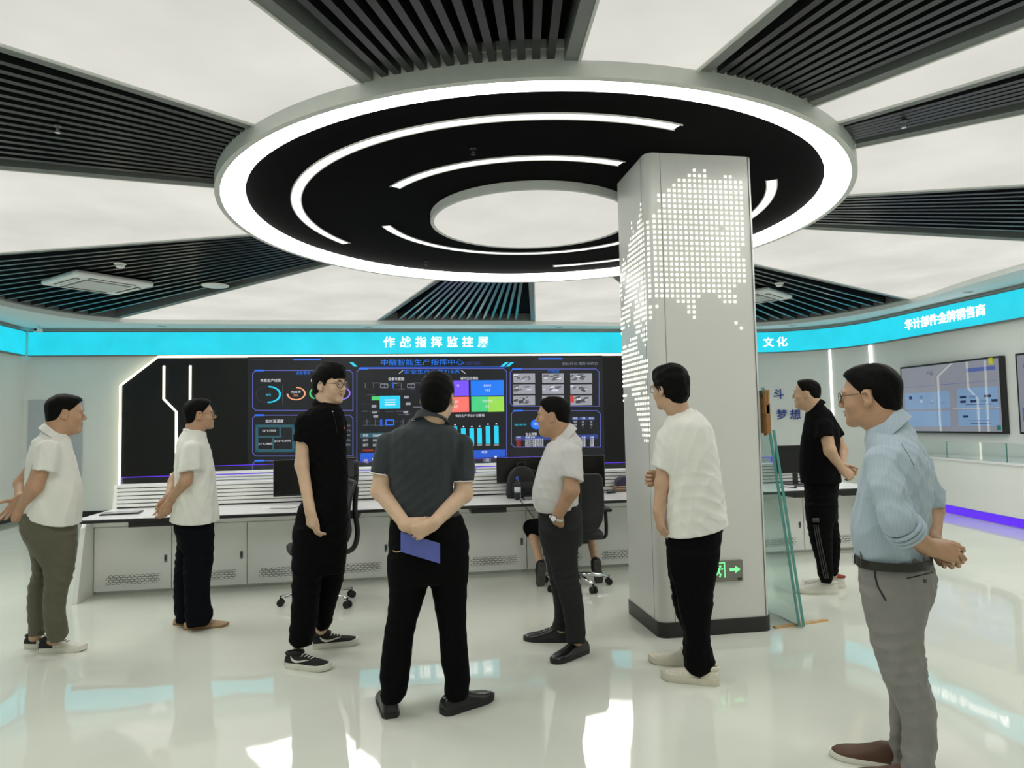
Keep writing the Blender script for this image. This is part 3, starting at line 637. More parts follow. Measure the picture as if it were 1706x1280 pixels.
limb([(-.012, .012), (-.02, -.015)], .007); limb([(-.02, -.015), (-.003, -.028), (-.012, -.046)], .005); limb([(-.02, -.015), (-.034, -.03), (-.046, -.034)], .005)
limb([(-.012, .012), (.006, .004), (.013, .012)], .004); limb([(-.012, .012), (-.03, .006), (-.036, -.006)], .004); mb.lathe([(.001, -.002), (.008, -.001), (.008, .001), (.001, .002)], (dx-.006, yy, zc_+.026), 12, axis='y')
mb.build('pictogram', ge, ex)
mb = MB(); mb.box(sx1-.042, yy, sz0+.006, sx1-.012, yy+.001, sz0+.022); mb.build('maker_tag', M['black_plastic'], ex)
# glass sheets leaning on the column
def sheet(xb, yb, xt, zt, y1, lab):
    t = empty('glass_sheet', (xb, yb, .012), lab, 'glass panel', 'glass sheets leaning on the column')
    d = np.array([xt-xb, 0, zt]); L = np.linalg.norm(d); d /= L; nrm = np.array([d[2], 0, -d[0]]); c = np.array([xb, yb, .012])+d*L/2
    mb = MB(); mb.obox(c+np.array([0, (y1-yb)/2, 0]), d*L/2, np.array([0, (y1-yb)/2, 0]), nrm*.009); mb.build('pane', M['glass'], t)
    mb = MB(); mb.obox(c-np.array([0, .003, 0]), d*L/2, np.array([0, .002, 0]), nrm*.0092); mb.build('cut_edge', M['glass_edge'], t)
sheet(2.697, 4.530, 2.500, 1.66, 5.15, 'taller clear glass sheet leaning on the right side of the column')
sheet(2.721, 4.515, 2.559, 1.36, 5.13, 'shorter clear glass sheet in front of the taller one beside the column')
mb = MB(); mb.obox((2.755, 4.60, .006), np.array([.225, .042, 0]), np.array([-.003, .016, 0]), np.array([0, 0, .006])); tag(mb.build('wooden_batten', M['wood']), 'thin pale wooden batten under the glass sheets on the floor', 'batten')
mb = MB()
for a, b, c, d in ((650, 690, -.001, .0), (672, 722, .004, .01)):
    p0, p1 = at_y(1271, a, 4.52), at_y(1282, b, 4.52); mb.box(2.489+c+.012, 4.505, p1[2], 2.503+c+.03, 4.58+d, p0[2])
for k in range(4): mb.obox((2.525, 4.52+.01*k, 1.60-.07*k), np.array([.012, .01, .006]), np.array([-.004, .014, 0]), np.array([.004, 0, .05]))
tag(mb.build('cardboard_corner', M['cardboard'], bevel=.003), 'folded brown cardboard corner guard on the top of the glass sheet', 'cardboard')

# ---------------------------------------------------------------- control consoles
def hexes(mb, x0, z0, cols, rows, y, r=.0125):
    for j in range(rows):
        for i in range(cols):
            cx, cz = x0+i*r*3.5+(j % 2)*r*1.75, z0+j*r*1.62
            for q in range(6):
                a0, a1 = math.radians(60*q+30), math.radians(60*q+90)
                if q in (2, 5) and i % 2: continue
                P = [(cx+rr*1.9*math.cos(a), y, cz+rr*math.sin(a)) for rr, a in ((r*1.0, a0), (r*1.0, a1), (r*.76, a1), (r*.76, a0))]
                mb.add(P, [(0, 1, 2, 3)])
VENT = []
def console(x0, nd, yd, label, group, end_l=True, end_r=True, trays=(), dw=.655):
    t = empty('control_console', (x0+nd*dw/2, yd+.3, 0), label, 'control desk', group)
    x1 = x0+nd*dw; yb = yd+.62
    mb = MB(); mb.box(x0, yd+.025, .03, x1, yb, .60); mb.box(x0, yd+.05, 0, x1, yb, .03); mb.build('carcass', M['white'], t)
    mb = MB(); mb.box(x0, yd-.02, .605, x1, yb, .675); f = mb.build('top_rail', M['white'], t)
    for i in range(nd):
        a = x0+i*dw; mb = MB(); mb.box(a+.004, yd, .03, a+dw-.004, yd+.022, .598); d = mb.build('door', M['white'], t, bevel=.003)
        mb = MB(); hexes(mb, a+.125, .098, 10, 4, yd-.001); mb.build('vent_grille', M['black_plastic'], d)
        mb = MB(); mb.box(a+dw-.062, yd-.006, .265, a+dw-.036, yd, .335); h = mb.build('handle', M['grey_plastic'], d, bevel=.003)
        mb = MB(); mb.box(a+dw-.054, yd-.009, .285, a+dw-.044, yd-.005, .325); mb.build('latch', M['black_plastic'], h)
    for k, (fl, xa, sg) in enumerate(((end_l, x0, -1), (end_r, x1, 1))):
        if not fl: continue
        mb = MB(); pr = [(yd-.30, 0), (yd+.65, 0), (yd+.65, .93), (yd+.55, .93), (yd+.50, .70), (yd-.10, .675), (yd-.16, .62)]
        xa0, xa1 = (xa-.045, xa-.003) if sg < 0 else (xa+.003, xa+.045); n = len(pr)
        mb.add([(xa0, y, z) for y, z in pr]+[(xa1, y, z) for y, z in pr], [tuple(range(n)), tuple(range(n, 2*n))[::-1]]+[(i, (i+1) % n, n+(i+1) % n, n+i) for i in range(n)])
        mb.build('end_panel', M['white'], t, bevel=.004)
    xe0, xe1 = x0-.03, x1+.03
    mb = MB(); mb.box(xe0, yd-.33, .682, xe1, yd+.52, .712); w = mb.build('worktop', M['white_gloss'], t, bevel=.004)
    mb = MB(); mb.box(xe0, yd-.335, .678, xe1, yd-.32, .704); mb.build('edge_band', M['black_plastic'], w)
    mb = MB(); mb.box(x0, yd+.50, .705, x1, yd+.62, .94); mb.build('rear_upstand', M['white'], t)
    mb = MB()
    for k in range(6):
        z = .722+k*.037; mb.add([(x0, yd+.500, z+.002), (x1, yd+.500, z+.002), (x1, yd+.485, z+.006), (x0, yd+.485, z+.006), (x1, yd+.485, z+.030), (x0, yd+.485, z+.030), (x1, yd+.500, z+.034), (x0, yd+.500, z+.034)],
               [(0, 1, 2, 3), (3, 2, 4, 5), (5, 4, 6, 7), (0, 3, 5, 7), (1, 6, 4, 2)])
    mb.build('slat_rail', M['white'], t)
    mb = MB(); mb.box(x0, yd+.4995, .712, x1, yd+.5005, .94); mb.build('slot_shadow_gap', M['black_plastic'], t)
    n = max(2, int(round((x1-x0)/1.9))); xs = np.linspace(x0, x1, n+1)
    for i in range(n):
        mb = MB(); mb.box(xs[i]+.006, yd+.575, .94, xs[i+1]-.006, yd+.583, 1.005); a = mb.build('acrylic_screen', M['acrylic'], t)
        mb = MB(); mb.box(xs[i]+.006, yd+.573, 1.003, xs[i+1]-.006, yd+.585, 1.010); mb.box(xs[i]+.003, yd+.573, .94, xs[i]+.009, yd+.585, 1.006); mb.box(xs[i+1]-.009, yd+.573, .94, xs[i+1]-.003, yd+.585, 1.006)
        mb.build('lit_edge', M['purple'], a)
    for a, b in trays:
        mb = MB(); mb.box(a, yd-.30, .628, b, yd-.02, .676); tr = mb.build('keyboard_tray', M['black_plastic'], t, bevel=.004)
    return t
console(-2.742, 8, 6.78, 'long white control desk across the middle of the room, closest to the camera', 'control desks', trays=((-2.35, -1.72), (-.95, -.4), (.62, .95), (1.35, 1.75)))
console(-2.80, 8, 8.60, 'long white control desk in the second row, hidden behind the front one', 'control desks')
console(3.62, 2, 7.00, 'short white control desk right of the column behind the man in black', 'control desks', trays=((4.0, 4.2), (4.55, 4.88)))
WT = .712
def monitor(x, y, rz, w, h, zb, lab, group='switched off monitors'):
    t = empty('monitor', (x, y, WT), lab, 'monitor', group, rz)
    mb = MB(); mb.box(-w/2, -.012, zb-WT, w/2, .016, zb-WT+h); s = mb.build('screen_housing', M['black_plastic'], t, bevel=.003, local=True)
    mb = MB(); mb.box(-w/2+.008, -.014, zb-WT+.015, w/2-.008, -.011, zb-WT+h-.008); mb.build('screen', M['black_screen'], t, local=True)
    mb = MB(); mb.box(-.025, .015, .0, .025, .045, zb-WT+h*.55); mb.build('neck', M['black_plastic'], t, local=True)
    mb = MB(); mb.box(-.12, -.06, 0, .12, .12, .012); mb.build('foot', M['black_plastic'], t, local=True, bevel=.004)
p = at_y(525, 790, 7.08); monitor(p[0], 7.08, math.radians(14), .78, .35, .80, 'black monitor on the desk behind the tall man in black')
p = at_y(868, 768, 7.1); monitor(p[0], 7.14, math.radians(-4), .50, .26, .845, 'black monitor on the desk behind the black backpack')
p = at_y(955, 774, 6.95); monitor(p[0]+.02, 6.95, math.radians(-22), .60, .32, .80, 'black monitor on the desk behind the man in the grey shirt')
p = at_y(1326, 765, 7.2); monitor(p[0], 7.2, 0, .46, .31, .84, 'black monitor behind the leaning glass, right of the column')
# things on the desks
t = empty('tablet', (*at_z(203, 856, WT)[:2], WT), 'dark tablet in a case lying on the left end of the desk', 'tablet', rz=math.radians(9))
mb = MB(); mb.box(-.16, -.105, 0, .16, .105, .012); b = mb.build('case', M['black_plastic'], t, bevel=.004, local=True)
mb = MB(); mb.box(-.145, -.09, .0125, .145, .09, .0135); mb.build('screen', mat('tablet glass', srgb(150, 152, 155), .12, noise=.05, nscale=5), t, local=True)
pp = mat('printed paper', srgb(228, 228, 226), .7, noise=.03, nscale=20)
for i, (a, px) in enumerate(((6, 458), (-12, 474))):
    t = at_z(px, 846, WT); mb = MB(); c, s_ = math.cos(math.radians(a)), math.sin(math.radians(a)); mb.obox((t[0], t[1], WT+.0025+.005*i), np.array([.11*c, .11*s_, 0]), np.array([-.08*s_, .08*c, 0]), np.array([0, 0, .0022]))
    tag(mb.build('paper_sheet', pp), ['left sheet of paper on the desk beside the tall man in black', 'right sheet of paper on the desk, partly behind the tall man in black'][i], 'paper', 'papers on the desk')
# water bottle
bp = at_z(862, 833, WT); t = empty('water_bottle', (bp[0], bp[1]-.02, WT), 'clear plastic water bottle with a blue cap beside the black backpack', 'bottle')
mb = MB(); mb.lathe([(.001, 0), (.027, .0), (.031, .01), (.031, .06), (.029, .065), (.031, .07), (.031, .13), (.026, .155), (.013, .185), (.012, .20), (.001, .20)], (0, 0, 0), 24); mb.build('body', M['acrylic'], t, smooth=True, local=True, autosmooth=40)
mb = MB(); mb.lathe([(.0317, .075), (.0317, .125)], (0, 0, 0), 24); mb.build('paper_label', mat('bottle label', srgb(205, 210, 214), .5, noise=.15, nscale=60), t, smooth=True, local=True)
mb = MB(); mb.lathe([(.015, .198), (.015, .222), (.013, .225), (.001, .225)], (0, 0, 0), 20); mb.build('cap', mat('blue cap', srgb(40, 80, 190), .4, noise=.05, nscale=30), t, smooth=True, local=True, autosmooth=40)
def small_box(px, py, w, d, h, rz, name, m, lab, cat):
    q = at_z(px, py, WT); t = empty(name, (q[0], q[1], WT), lab, cat, rz=rz); return t
t = small_box(1018, 822, 0, 0, 0, .3, 'computer_mouse', None, 'black corded mouse on the desk between the grey shirted man and the column', 'mouse')
mb = MB(); mb.lathe([(.001, -.055), (.02, -.05), (.03, -.02), (.032, .02), (.024, .05), (.001, .058)], (0, 0, .016), 16, axis='x'); o = mb.build('shell', M['black_plastic'], t, smooth=True, local=True); o.scale = (1, 1, .55); o.location = (0, 0, .004)
mb = MB(); mb.tube(catmull([(-.06, 0, .01), (-.12, .02, .005), (-.16, -.02, .005), (-.22, .05, .005), (-.26, .12, .005)], 6), .0035, 6); mb.build('cable', M['black_rubber'], t, local=True)
t = small_box(882, 833, 0, 0, 0, .1, 'phone_charger', None, 'small dark charger block on the desk in front of the backpack', 'charger')
mb = MB(); mb.box(-.05, -.03, 0, .05, .03, .028); mb.build('block', M['grey_plastic'], t, bevel=.006, local=True)
mb = MB(); mb.tube(catmull([(-.05, 0, .012), (-.10, -.06, .006), (-.13, -.17, .006), (-.13, -.30, -.02), (-.06, -.31, -.12), (0.0, -.30, -.2)], 6), .004, 6); mb.build('cable', M['black_rubber'], t, local=True)
t = small_box(1034, 800, 0, 0, 0, 0, 'tissue_box', None, 'dark curved tissue box on the desk just left of the column', 'box')
mb = MB(); pr = [(-.12, 0), (.12, 0), (.12, .09), (.05, .16), (-.04, .16), (-.10, .12)]; n = 6
q = at_y(1032, 786, 7.2); t.location = (q[0]+.06, 7.2, WT)
mb.add([(x, -.06, z) for x, z in pr]+[(x, .06, z) for x, z in pr], [tuple(range(n)), tuple(range(n, 2*n))[::-1]]+[(i, (i+1) % n, n+(i+1) % n, n+i) for i in range(n)]); mb.build('lid', mat('dark violet lid', srgb(48, 38, 70), .3, noise=.1, nscale=20), t, bevel=.01, local=True)
mb = MB(); [mb.box(-.118, -.062, z, .118, .062, z+.01) for z in (.012, .03, .048)]; mb.build('wooden_bands', M['wood'], t, local=True)
for i, pts in enumerate(([(3.98, 6.9, WT+.005), (4.05, 7.0, WT+.006), (4.12, 6.86, WT+.006), (4.2, 7.02, WT+.006), (4.32, 6.95, WT+.006), (4.4, 7.1, WT+.006)],)):
    mb = MB(); mb.tube(catmull(pts, 8), .005, 6); tag(mb.build('power_cable', M['black_rubber'], smooth=True), 'loose black cable on the desk right of the column', 'cable')

# backpack on the desk
q = at_z(858, 822, WT); bx, by = q[0], 6.92; t = empty('backpack', (bx, by, WT), 'black backpack standing on the desk left of the grey shirted man', 'backpack')
M['pack'] = mat('black pack cloth', (.008, .008, .009), .75, noise=.3, nscale=30, bump=.25, bscale=60)
mb = MB(); secs = [(0, .155, .075), (.03, .165, .085), (.12, .16, .085), (.2, .145, .08), (.26, .115, .07), (.30, .07, .05), (.315, .03, .02)]
vs = []; n = 24
for z, a, b in secs:
    for k in range(n):
        w = 2*math.pi*k/n; cw, sw = math.cos(w), math.sin(w); vs.append((a*abs(cw)**.6*np.sign(cw), b*abs(sw)**.6*np.sign(sw), z))
fs = [(i*n+k, i*n+(k+1) % n, (i+1)*n+(k+1) % n, (i+1)*n+k) for i in range(len(secs)-1) for k in range(n)]+[tuple(range(n))[::-1], tuple((len(secs)-1)*n+k for k in range(n))]
mb.add(vs, fs); mb.build('main_bag', M['pack'], t, smooth=True, local=True)
mb = MB(); mb.lathe([(.001, -.115), (.05, -.11), (.06, -.05), (.06, .05), (.05, .11), (.001, .115)], (0, -.075, .11), 16, axis='x'); mb.build('front_pocket', M['pack'], t, smooth=True, local=True)
mb = MB(); mb.tube(catmull([(-.04, 0, .30), (-.03, 0, .345), (.03, 0, .345), (.04, 0, .30)], 6), .009, 8); mb.build('handle_loop', M['pack'], t, smooth=True, local=True)
for s_ in (-1, 1):
    mb = MB(); mb.tube(catmull([(.10, .03*s_, .27), (.17, .04*s_, .24), (.20, .045*s_, .15), (.185, .05*s_, .06), (.14, .05*s_, .02)], 6), .013, 8); mb.build('shoulder_strap', M['pack'], t, smooth=True, local=True)

# ---------------------------------------------------------------- task chairs
def task_chair(x, y, rz, lab, headrest=True):
    t = empty('task_chair', (x, y, 0), lab, 'chair', 'black task chairs', rz)        # local front = -y
    mb = MB(); mb.lathe([(.001, .06), (.035, .06), (.04, .11), (.028, .13), (.028, .26), (.018, .265), (.018, .40), (.001, .40)], (0, 0, 0), 20); mb.build('gas_column', M['black_plastic'], t, smooth=True, local=True, autosmooth=40)
    for k in range(5):
        w = math.radians(90+72*k+20); c, s_ = math.cos(w), math.sin(w); mb = MB()
        mb.tube([(c*.03, s_*.03, .105), (c*.16, s_*.16, .098), (c*.30, s_*.30, .075)], [.022, .019, .013], 10); leg = mb.build('base_arm', M['chrome'], t, smooth=True, local=True)
        mb = MB(); cx, cy = c*.305, s_*.305
        mb.tube([(cx, cy, .085), (cx, cy, .055)], .008, 8)
        for q in (-1, 1): mb.tube([(cx-s_*.010*q, cy+c*.010*q, .029), (cx-s_*.026*q, cy+c*.026*q, .029)], .029, 16)
        mb.build('caster', M['black_rubber'], leg, local=True, smooth=True, autosmooth=40)
    mb = MB(); mb.box(-.11, -.13, .39, .11, .13, .43); mb.build('mechanism', M['black_plastic'], t, bevel=.01, local=True)
    mb = MB(); n = 28; secs = [(0, .225, .205), (.012, .245, .225), (.045, .25, .23), (.062, .235, .215), (.066, .20, .18)]; vs = []
    for z, a, b in secs:
        for k in range(n): w = 2*math.pi*k/n; cw, sw = math.cos(w), math.sin(w); vs.append((a*abs(cw)**.5*np.sign(cw), -.02+b*abs(sw)**.5*np.sign(sw), .43+z))
    mb.add(vs, [(i*n+k, i*n+(k+1) % n, (i+1)*n+(k+1) % n, (i+1)*n+k) for i in range(len(secs)-1) for k in range(n)]+[tuple(range(n))[::-1], tuple((len(secs)-1)*n+k for k in range(n))]); mb.build('seat', M['mesh_black'], t, smooth=True, local=True)
    ctr = [(0, .235, .52), (0, .25, .60), (0, .235, .72), (0, .25, .85), (0, .285, .97), (0, .30, 1.0)]; wd = [.15, .20, .225, .22, .20, .17]
    mb = MB(); vs = []; m = 10
    cc = catmull(ctr, 4); ww = np.interp(np.linspace(0, 5, len(cc)), range(6), wd)
    for (a, b, c), w in zip(cc, ww):
        for k in range(m+1): u = -1+2*k/m; vs.append((w*u, b-.035*(u*u)*.9, c))
    L = len(cc); off = len(vs); vs2 = [(a, b+.012, c) for a, b, c in vs]; fs = []
    for i in range(L-1):
        for k in range(m): q = i*(m+1)+k; fs += [(q, q+1, q+m+2, q+m+1), (off+q, off+q+m+1, off+q+m+2, off+q+1)]
    for i in range(L-1): a = i*(m+1); fs += [(a, a+m+1, off+a+m+1, off+a), (a+m, off+a+m, off+a+2*m+1, a+2*m+1)]
    for k in range(m): fs += [(k, off+k, off+k+1, k+1), ((L-1)*(m+1)+k, (L-1)*(m+1)+k+1, off+(L-1)*(m+1)+k+1, off+(L-1)*(m+1)+k)]
    mb.add(vs+vs2, fs); bk = mb.build('back_mesh', M['mesh_black'], t, smooth=True, local=True, autosmooth=50)
    mb = MB(); loop = [(w, b-.030, c) for (a, b, c), w in zip(cc, ww)]+[(-w, b-.030, c) for (a, b, c), w in list(zip(cc, ww))[::-1]]
    mb.tube(loop, .013, 8, closed=True); mb.build('back_frame', M['black_plastic'], bk, smooth=True, local=True)
    mb = MB(); mb.tube(catmull([(0, .10, .40), (0, .27, .42), (0, .32, .55), (0, .30, .75), (0, .315, .95)], 6), [.022]*25, 10); mb.build('spine', M['black_plastic'], t, smooth=True, local=True)
    for s_ in (-1, 1):
        mb = MB(); mb.tube(catmull([(.18*s_, .02, .42), (.27*s_, .03, .43), (.285*s_, .04, .50), (.285*s_, .02, .66)], 6), .016, 8); a = mb.build('armrest', M['black_plastic'], t, smooth=True, local=True)
        mb = MB(); mb.box(.245*s_-.0, -.14, .66, .325*s_, .12, .688) if s_ > 0 else mb.box(-.325, -.14, .66, -.245, .12, .688); mb.build('arm_pad', M['black_rubber'], a, bevel=.01, local=True)
    if headrest:
        mb = MB(); mb.tube([(0, .31, .95), (0, .325, 1.06)], .014, 8); h = mb.build('headrest_stem', M['black_plastic'], t, local=True, smooth=True)
        mb = MB(); vs = []
        for z in (1.03, 1.05, 1.10, 1.15, 1.17):
            w = .13 if 1.04 < z < 1.16 else .105
            for k in range(9): u = -1+k/4; vs.append((w*u, .30-.03*u*u, z))
        off = len(vs); vs += [(a, b+.03, c) for a, b, c in vs]; fs = []
        for i in range(4):
            for k in range(8): q = i*9+k; fs += [(q, q+1, q+10, q+9), (off+q, off+q+9, off+q+10, off+q+1)]
            q = i*9; fs += [(q, q+9, off+q+9, off+q), (q+8, off+q+8, off+q+17, q+17)]
        for k in range(8): fs += [(k, off+k, off+k+1, k+1), (36+k, 37+k, off+37+k, off+36+k)]
        mb.add(vs, fs); mb.build('headrest', M['mesh_black'], t, smooth=True, local=True, autosmooth=50)
    return t
task_chair(-.70, 6.0, math.radians(-75), 'black mesh task chair standing behind the tall man in black')
task_chair(1.50, 6.10, math.radians(176), 'black mesh task chair with a seated person, behind the man in the grey shirt', headrest=False)

# ---------------------------------------------------------------- right wall: display counter and screens
t = empty('display_counter', (7.9, 8.9, 0), 'long white display counter along the right wall with a violet glow at its foot', 'counter')
fr = catmull([(7.45, 6.2), (7.62, 7.63), (7.94, 9.44), (8.03, 10.3), (8.20, 11.0)], 6); fr = [tuple(p) for p in fr]
back = [(8.64, 11.0), (8.64, 6.2)]
def fpoly(d): return [(x+d, y) for x, y in fr]+back
mb = MB(); mb.prism(fpoly(0), .14, .80); mb.build('body', M['white'], t, smooth=True, autosmooth=30)
mb = MB(); mb.prism(fpoly(-.02), .80, .825); mb.build('top', M['white_gloss'], t, smooth=True, autosmooth=30)
mb = MB(); mb.prism(fpoly(.05), 0, .14); mb.build('plinth', M['white'], t, smooth=True, autosmooth=30)
mb = MB(); ribbon(mb, fr[::-1], -.03, -.045, .015, .125); mb.build('violet_strip', M['purple'], t)
nf = len(fr)
for i0, i1 in ((2, 7), (7, 11), (11, 15), (15, 19), (19, 23)):
    mb = MB(); ribbon(mb, [fr[i] for i in range(i0, i1+1)][::-1], -.06, -.068, .825, 1.07); g = mb.build('glass_guard', M['glass'], t)
    mb = MB(); x, y = fr[i0]; mb.box(x+.055, y-.003, .825, x+.073, y+.004, 1.07); mb.build('glass_joint', M['glass_edge'], g)
TVM = dict(bez=M['black_plastic'], bg=mat('slide grey', (.02, .02, .02), .02, emit=srgb(152, 158, 170), estr=.62, noise=.05, nscale=2), blue=mat('slide blue', (.02, .02, .02), .02, emit=srgb(128, 160, 196), estr=.75, noise=.05, nscale=2),
           dark=mat('slide dark', (.02, .02, .02), .02, emit=srgb(30, 44, 80), estr=.8, noise=.05, nscale=2), bar=mat('slide bar', (.02, .02, .02), .02, emit=srgb(82, 98, 160), estr=.8, noise=.05, nscale=2), white=mat('slide pale', (.02, .02, .02), .02, emit=srgb(190, 196, 208), estr=.8, noise=.05, nscale=2),
           green=mat('slide green', (.02, .02, .02), .12, emit=srgb(30, 110, 100), estr=.8, noise=.05, nscale=2), red=mat('slide red', (.02, .02, .02), .12, emit=srgb(170, 60, 70), estr=.8, noise=.05, nscale=2))
TK = ['bg', 'blue', 'dark', 'bar', 'white', 'green', 'red']
def tv(y0, y1, z0, z1, lab, shapes, words):           # y1 is the far (left) edge
    x = 8.60; t = empty('wall_screen', (x, (y0+y1)/2, z0), lab, 'screen', 'wall screens over the display counter')
    mb = MB(); mb.box(x-.03, y0, z0, x+.06, y1, z1); mb.build('bezel', TVM['bez'], t, bevel=.006)
    b = .03; w, h = y1-y0-2*b, z1-z0-2*b
    mb = MB(); mb.box(x-.032, y0+b, z0+b, x-.0305, y1-b, z1-b); mb.build('display', TVM['bg'], t)
    mb = MB()
    for i, (u0, v0, u1, v1, m) in enumerate(shapes):   # u from left, v from top, 0..1
        mb.box(x-.0335-.0006*(i % 4), y1-b-w*u1, z1-b-h*v1, x-.0325, y1-b-w*u0, z1-b-h*v0, TK.index(m))
    for body, u, v, sz, m in words:
        add_text(mb, body, sz, (x-.037, y1-b-w*u, z1-b-h*v), (0, -1, 0), (0, 0, 1), TK.index(m))
    mb.build('slide_content', [TVM[k] for k in TK], t)
sh = [(.02, .30, .98, .305, 'bar'), (.70, .10, .97, .155, 'bar'), (.03, .40, .52, .66, 'blue'), (.03, .69, .52, .93, 'blue'), (.60, .38, .98, .66, 'blue'), (.60, .69, .98, .92, 'blue'), (.55, .667, .99, .675, 'white')]
for u in (.08, .2, .32, .44): sh += [(u, .45, u+.035, .50, 'dark'), (u+.01, .52, u+.03, .56, 'white'), (u, .57, u+.04, .575, 'dark')]
for u in (.63, .72, .86): sh.append((u, .49, u+.06, .525, 'dark'))
for u in (.63, .73, .82, .92): sh.append((u, .555, u+.055, .59, 'dark'))
sh += [(.68, .615, .92, .622, 'dark'), (.65, .77, .70, .80, 'dark'), (.90, .77, .97, .80, 'dark'), (.70, .84, .90, .85, 'bar'), (.72, .88, .90, .888, 'dark'), (.955, .91, .99, .98, 'green')]
for v in (.74, .79, .84): sh.append((.06, v, .49, v+.008, 'white'))
tv(8.80, 10.85, 1.165, 2.30, 'wide grey wall screen showing a product slide, right of the man in the blue shirt', sh, [('产品', .33, .12, .07, 'dark')])
tv(6.50, 8.55, 1.165, 2.30, 'wide wall screen cut off by the right edge of the picture', [(.02, .68, .5, .86, 'bar'), (.05, .80, .5, .97, 'bg'), (.10, .185, .4, .2, 'dark')], [('中', .085, .10, .09, 'red'), ('品', .06, .15, .06, 'dark')])
q = at_x(1650, 602, 8.55); mb = MB(); mb.box(8.545, q[1]-.035, q[2]-.05, 8.568, q[1]+.035, q[2]+.05); tag(mb.build('sticky_tag', mat('yellow tag', srgb(222, 214, 60), .5, noise=.05, nscale=20), bevel=.005), 'yellow tag on the upper corner of the product slide screen', 'tag')
# ---------------------------------------------------------------- people: implicit surfaces meshed on a grid
def smin(a, b, k):
    if k <= 0: return np.minimum(a, b)
    h = np.clip(k-np.abs(a-b), 0, None)/k
    return np.minimum(a, b)-h*h*k*.25
def smax(a, b, k): return -smin(-a, -b, k)
def V(*a): return np.array(a, float)
def unit(v): v = np.asarray(v, float); return v/(np.linalg.norm(v)+1e-12)
def cone(a, b, ra, rb):
    a, b = np.asarray(a, float), np.asarray(b, float); ab = b-a; L2 = float(ab@ab)+1e-12; R_ = max(ra, rb)
    def f(X, Y, Z):
        t = np.clip(((X-a[0])*ab[0]+(Y-a[1])*ab[1]+(Z-a[2])*ab[2])/L2, 0, 1)
        return np.sqrt((X-a[0]-t*ab[0])**2+(Y-a[1]-t*ab[1])**2+(Z-a[2]-t*ab[2])**2)-(ra+(rb-ra)*t)
    return f, np.minimum(a, b)-R_, np.maximum(a, b)+R_
def ellipsoid(c, r, Rm=None):
    c, r = np.asarray(c, float), np.asarray(r, float); Rm = np.eye(3) if Rm is None else Rm     # rows of Rm: local axes
    def f(X, Y, Z):
        x, y, z = X-c[0], Y-c[1], Z-c[2]
        q = [(Rm[i, 0]*x+Rm[i, 1]*y+Rm[i, 2]*z) for i in range(3)]
        k0 = np.sqrt(sum((q[i]/r[i])**2 for i in range(3))); k1 = np.sqrt(sum((q[i]/r[i]**2)**2 for i in range(3)))
        return k0*(k0-1)/(k1+1e-6)
    m = r.max(); e = np.abs(Rm.T)@r
    return f, c-e, c+e
def loft(sec, n=2.0, inset=0.0, soft=.012, smooth=5):
    """sec: rows (z, xc, yc, a, b) - upright stack of ellipses"""
    s = np.array(sorted([tuple(map(float, q)) for q in sec])); z0, z1 = s[0, 0], s[-1, 0]
    zz = np.linspace(z0, z1, 240); tab = [np.interp(zz, s[:, 0], s[:, i]) for i in range(1, 5)]
    w = np.ones(2*smooth+1)/(2*smooth+1)
    tab = [np.convolve(np.pad(t, smooth, mode='edge'), w, 'valid') for t in tab]
    def f(X, Y, Z):
        xc, yc, a, b = [np.interp(Z.ravel(), zz, t).reshape(Z.shape) for t in tab]
        a = np.maximum(a-inset, .004); b = np.maximum(b-inset, .004); x, y = np.abs(X-xc), np.abs(Y-yc)
        if n == 2.0: k0 = np.sqrt((x/a)**2+(y/b)**2)
        else: k0 = ((x/a)**n+(y/b)**n)**(1/n)
        k1 = np.sqrt((x/a**2)**2+(y/b**2)**2)
        d = np.where(k0 < .2, -np.minimum(a, b)*.8, k0*(k0-1)/(k1+1e-6))
        return smax(d, np.maximum(z0-Z, Z-z1), soft)
    A, B = s[:, 3].max(), s[:, 4].max()
    return f, V((s[:, 1]-s[:, 3]).min(), (s[:, 2]-s[:, 4]).min(), z0), V((s[:, 1]+s[:, 3]).max(), (s[:, 2]+s[:, 4]).max(), z1)
